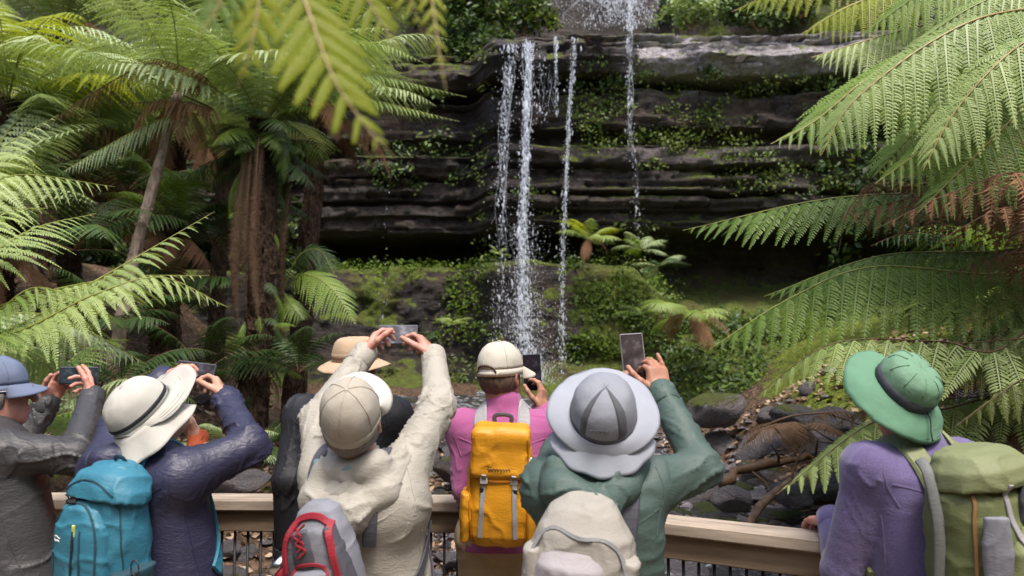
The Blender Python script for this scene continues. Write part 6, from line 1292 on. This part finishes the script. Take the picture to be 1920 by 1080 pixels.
grid_mesh('brim', brim_grid(.094, .110, lambda a: .068 + .016 * np.clip(np.sin(a), 0, 1) - .05 * np.clip(-np.sin(a), 0, 1), lambda a: -.010 - .018 * np.clip(-np.sin(a), 0, 1) + .006 * np.sin(a) - .012 * np.cos(a) ** 2, wr=.004, seed=9), C_['grey_brim'], True, .003, hat)
a = np.linspace(math.radians(-170), math.radians(-10), 40); fl = [np.stack([(.096 + .06 * v + .003 * np.sin(a * 11) * v) * np.cos(a), (.112 + .062 * v + .004 * np.sin(a * 11) * v) * np.sin(a), -.008 - .055 * v ** .8 + 0 * a], -1) for v in np.linspace(0, 1, 9)]
grid_mesh('neck_flap', np.array(fl), C_['grey_brim'], False, .003, hat)
for j0, j1 in ((35, 37), (46, 49)):
    Gs = np.stack([G[:, j] * (1.012) for j in range(j0, j1 + 1)], 1); grid_mesh('dark_panel', Gs, C_['grey_hat_dark'], False, .002, hat)
ring_band(G, 0, 1, .015, 'hat_band', C_['grey_hat_dark'], hat, None)
BG = brim_grid(.094, .110, lambda a: (.068 + .016 * np.clip(np.sin(a), 0, 1) - .05 * np.clip(-np.sin(a), 0, 1)) * .97, lambda a: (-.010 - .018 * np.clip(-np.sin(a), 0, 1) + .006 * np.sin(a) - .012 * np.cos(a) ** 2), wr=0, rows=2, up=1); mb = MB(); mb.tube(np.vstack([BG[1], BG[1][:1]]) + A(0, 0, .001), .0024, 5); mb.build('brim_edge', C_['grey_hat'], hat)
squiggle(hat, 'lettering', (-.012, -.108, .052), .05, .012, C_['grey_hat_dark'], 5, 6, .0014)
phone('phone in a pale case held upright above the grey hat', P(1187, 668, 2.52), np.stack([V3(.99, .05, .02), V3(-.02, .18, .98), V3(-.05, -.98, .18)], 1), (.080, .158, .011), screen=(.055, .045, .045), frame_col=(.2, .19, .2))
Rk = frame(10, 8, 6); pk = pack('backpack', 'off white daypack with grey zip arch on the green jacket', P(1088, 1074, 1.92), Rk)
pmesh(pk, 'main_compartment', [('loft', A(0, 0, 0), I3, A(*[(-.26, .12, .08, 0), (-.12, .145, .10, 0), (.04, .14, .10, 0), (.12, .115, .085, 0), (.165, .085, .06, .01), (.19, .05, .035, .02)]))], C_['stone_pack'], wr=.006, seed=14)
pmesh(pk, 'front_pocket', [('loft', A(-.02, -.085, -.045), I3, A(*[(-.16, .09, .04, 0), (-.02, .10, .05, 0), (.10, .085, .045, 0), (.14, .06, .02, .02)]))], C_['lilac_pack'], wr=.005, seed=15)
for s in (-1, 1): pmesh(pk, 'side_wing', [('loft', A(s * .105, -.055, -.04), frame(0, 0, s * 8), A(*[(-.15, .026, .05, 0), (0, .032, .058, 0), (.12, .022, .04, 0)]))], C_['stone_pack'], wr=.005, seed=17 + s)
band(pk, 'zip', [A(-.135, -.06, -.03), A(-.120, -.08, .075), A(-.075, -.095, .135), A(-.01, -.10, .120), A(.05, -.098, .125), A(.10, -.085, .09), A(.128, -.07, .0)], .0055, C_['grey_zip'], (0, -1, 0), .4)
band(pk, 'webbing_strap', [A(.05, -.132, -.06), A(.09, -.125, -.02), A(.135, -.08, .01)], .007, C_['grey_zip'], (0, -1, 0), .3); band(pk, 'webbing_strap', [A(-.05, -.138, -.16), A(.02, -.14, -.13), A(.05, -.135, -.18)], .006, C_['grey_zip'], (0, -1, 0), .3)
mb = MB(); mb.tube(spline([A(-.14, -.05, -.05), A(-.20, -.04, -.10), A(-.23, -.04, -.17), A(-.18, -.05, -.2)], 12), .0035, 6); mb.build('cord', C_['grey_zip'], pk, True)
stud(pk, 'buckle', .128, .0, (.006, .004, .012), M['black_plastic'])
wear_straps(pk, .030, C_['grey_pack_dark'])

# 8 person in purple, green hat
N = P(1716, 830, 2.36); H = A(N[0] + .03, 2.34, .87); SL, SR = sh(N, -16, .165, .07); Wl = A(1.10, 2.60, 1.10)
head = (P(1678, 738, 2.36), -8, 46, 10)
t, b, R = person('person in purple fleece and mint green brimmed hat leaning on the railing', N, H, -16, head, [(SL + A(-.01, 0, 0), P(1578, 1072, 2.40), Wl), (SR, P(1880, 1075, 2.26), P(1850, 1085, 2.5))], dict(jacket=C_['purple'], skin=M['skin_pink'], hair=M['hair_brown'], trousers=C_['grey_trousers']), sw=1.05, dp=1.12, hands=[hand_prims(Wl, V3(-.15, .9, -.12), V3(0, .1, -1), -1, (15, 25, 15))], seed=18, fold=.006, clothname='fleece', arm_r=(.078, .066, .052), shade_h=.008)
mb = MB(); dd = nrm(Wl - P(1578, 1072, 2.40)); mb.tube([Wl - b - dd * .02, Wl - b + dd * .015], [.047, .045], 16); mb.build('cuff', cloth('aqua_cuff', (.30, .50, .56), .8), t, True)
m = hat_matrix(*head, b, lift=.035); G = crown_grid(.090, .106, .100, 3.6, wr=.006, seed=10); hat = grid_mesh('brimmed_hat', G, C_['green_crown'], True, .003, t, m)
grid_mesh('brim', brim_grid(.090, .106, lambda a: .078 + .004 * np.sin(a), lambda a: -.048 + .008 * np.sin(a) - .010 * np.cos(2 * a), wr=.009, seed=11, up=1.15), C_['green_hat'], True, .003, hat)
ring_band(G, 0, 3, .018, 'hat_band', cloth('charcoal_band', (.06, .065, .075), .8), hat, None)
for k in range(9):
    mb = MB(); j = (k * 6 + 3) % 56; mb.tube(np.array([G[i, j] * 1.01 for i in range(6, 14)]), .0022, 5); mb.build('pleat', C_['green_crown'], hat, True)
for rr_ in (.35, .6, .85):
    BG = brim_grid(.090, .106, lambda a: (.078 + .004 * np.sin(a)) * rr_, lambda a: (-.048 + .008 * np.sin(a) - .010 * np.cos(2 * a)) * rr_ ** 1.15, wr=0, rows=2, up=1); mb = MB(); mb.tube(np.vstack([BG[1], BG[1][:1]]) + A(0, 0, .001), .0009, 4); mb.build('stitching', C_['green_crown'], hat)
mb = MB(); mb.tube(spline([A(.02, -.105, .012), A(.024, -.13, .004), A(.018, -.16, -.012), A(.022, -.185, -.028)], 8), .0022, 5); mb.build('chin_cord', M['black_soft'], hat, True)
Rk = frame(-26, 4, -6); pk = pack('backpack', 'large olive trail pack with grey frame strap and black mesh pockets', P(1846, 1020, 2.10), Rk)
pmesh(pk, 'main_compartment', [('loft', A(0.0, 0, 0), I3, A(*[(-.30, .13, .10, 0), (-.15, .15, .125, 0), (.05, .15, .125, 0), (.15, .14, .115, .01), (.22, .11, .085, .02), (.25, .07, .05, .03)]))], C_['olive'], wr=.006, seed=18)
pmesh(pk, 'front_pocket', [('loft', A(.03, -.115, -.04), I3, A(*[(-.2, .11, .05, 0), (-.05, .12, .075, 0), (.07, .11, .06, 0), (.13, .08, .03, .02)]))], C_['olive_light'], wr=.006, seed=19)
pmesh(pk, 'top_lid', [('loft', A(0, 0, .17), frame(0, -8, 0), A(*[(.0, .145, .11, 0), (.05, .14, .11, 0), (.09, .11, .08, .01), (.105, .07, .05, .02)]))], C_['olive_light'], wr=.005, seed=20)
band(pk, 'frame_strap', [A(-.115, .10, .235), A(-.142, .06, .215), A(-.154, .035, .15), A(-.160, .02, .05), A(-.160, .03, -.15), A(-.155, .03, -.28)], .015, C_['grey_strap'], (-1, -.9, .2), .30)
band(pk, 'piping', [A(-.125, -.10, -.28), A(-.138, -.115, -.1), A(-.135, -.115, .08), A(-.115, -.10, .17)], .005, C_['brown_trim'], (0, -1, 0), .7); band(pk, 'piping', [A(.14, -.13, -.2), A(.05, -.185, -.13), A(-.05, -.18, -.12), A(-.09, -.16, -.2)], .005, C_['brown_trim'], (0, -1, 0), .7)
pmesh(pk, 'mesh_pocket', [('loft', A(-.15, -.02, -.20), I3, A(*[(-.1, .03, .10, 0), (0, .035, .11, 0), (.09, .03, .11, 0)]))], C_['grey_pack_dark'], wr=.004, seed=21)
pmesh(pk, 'side_panel', [('loft', A(-.115, -.105, .03), frame(40, 0, 0), A(*[(-.12, .03, .012, 0), (0, .038, .016, 0), (.10, .03, .010, 0)]))], C_['grey_pack'], wr=.003, seed=22)
pmesh(pk, 'side_panel', [('loft', A(.06, -.12, .12), I3, A(*[(-.03, .09, .035, 0), (.03, .08, .03, 0), (.07, .05, .02, .01)]))], C_['grey_pack_dark'], wr=.004, seed=23)
band(pk, 'webbing_strap', [A(-.05, -.13, .20), A(-.055, -.165, .12), A(-.045, -.185, .03)], .008, M['grey_web'], (0, -1, 0), .3); band(pk, 'webbing_strap', [A(-.045, -.187, .03), A(0, -.192, .0), A(.05, -.19, .02)], .006, M['black_soft'], (0, -1, 0), .3)
band(pk, 'zip', [A(-.08, -.165, -.10), A(0, -.192, -.095), A(.1, -.18, -.10)], .005, M['black_soft'], (0, -1, 0), .5)
wear_straps(pk, .034, C_['olive_light'])
band(pk, 'hip_belt', [A(-.15, .06, -.24), A(-.20, .14, -.24), A(-.20, .24, -.25)], .03, C_['olive'], (-1, 0, 0), .25)
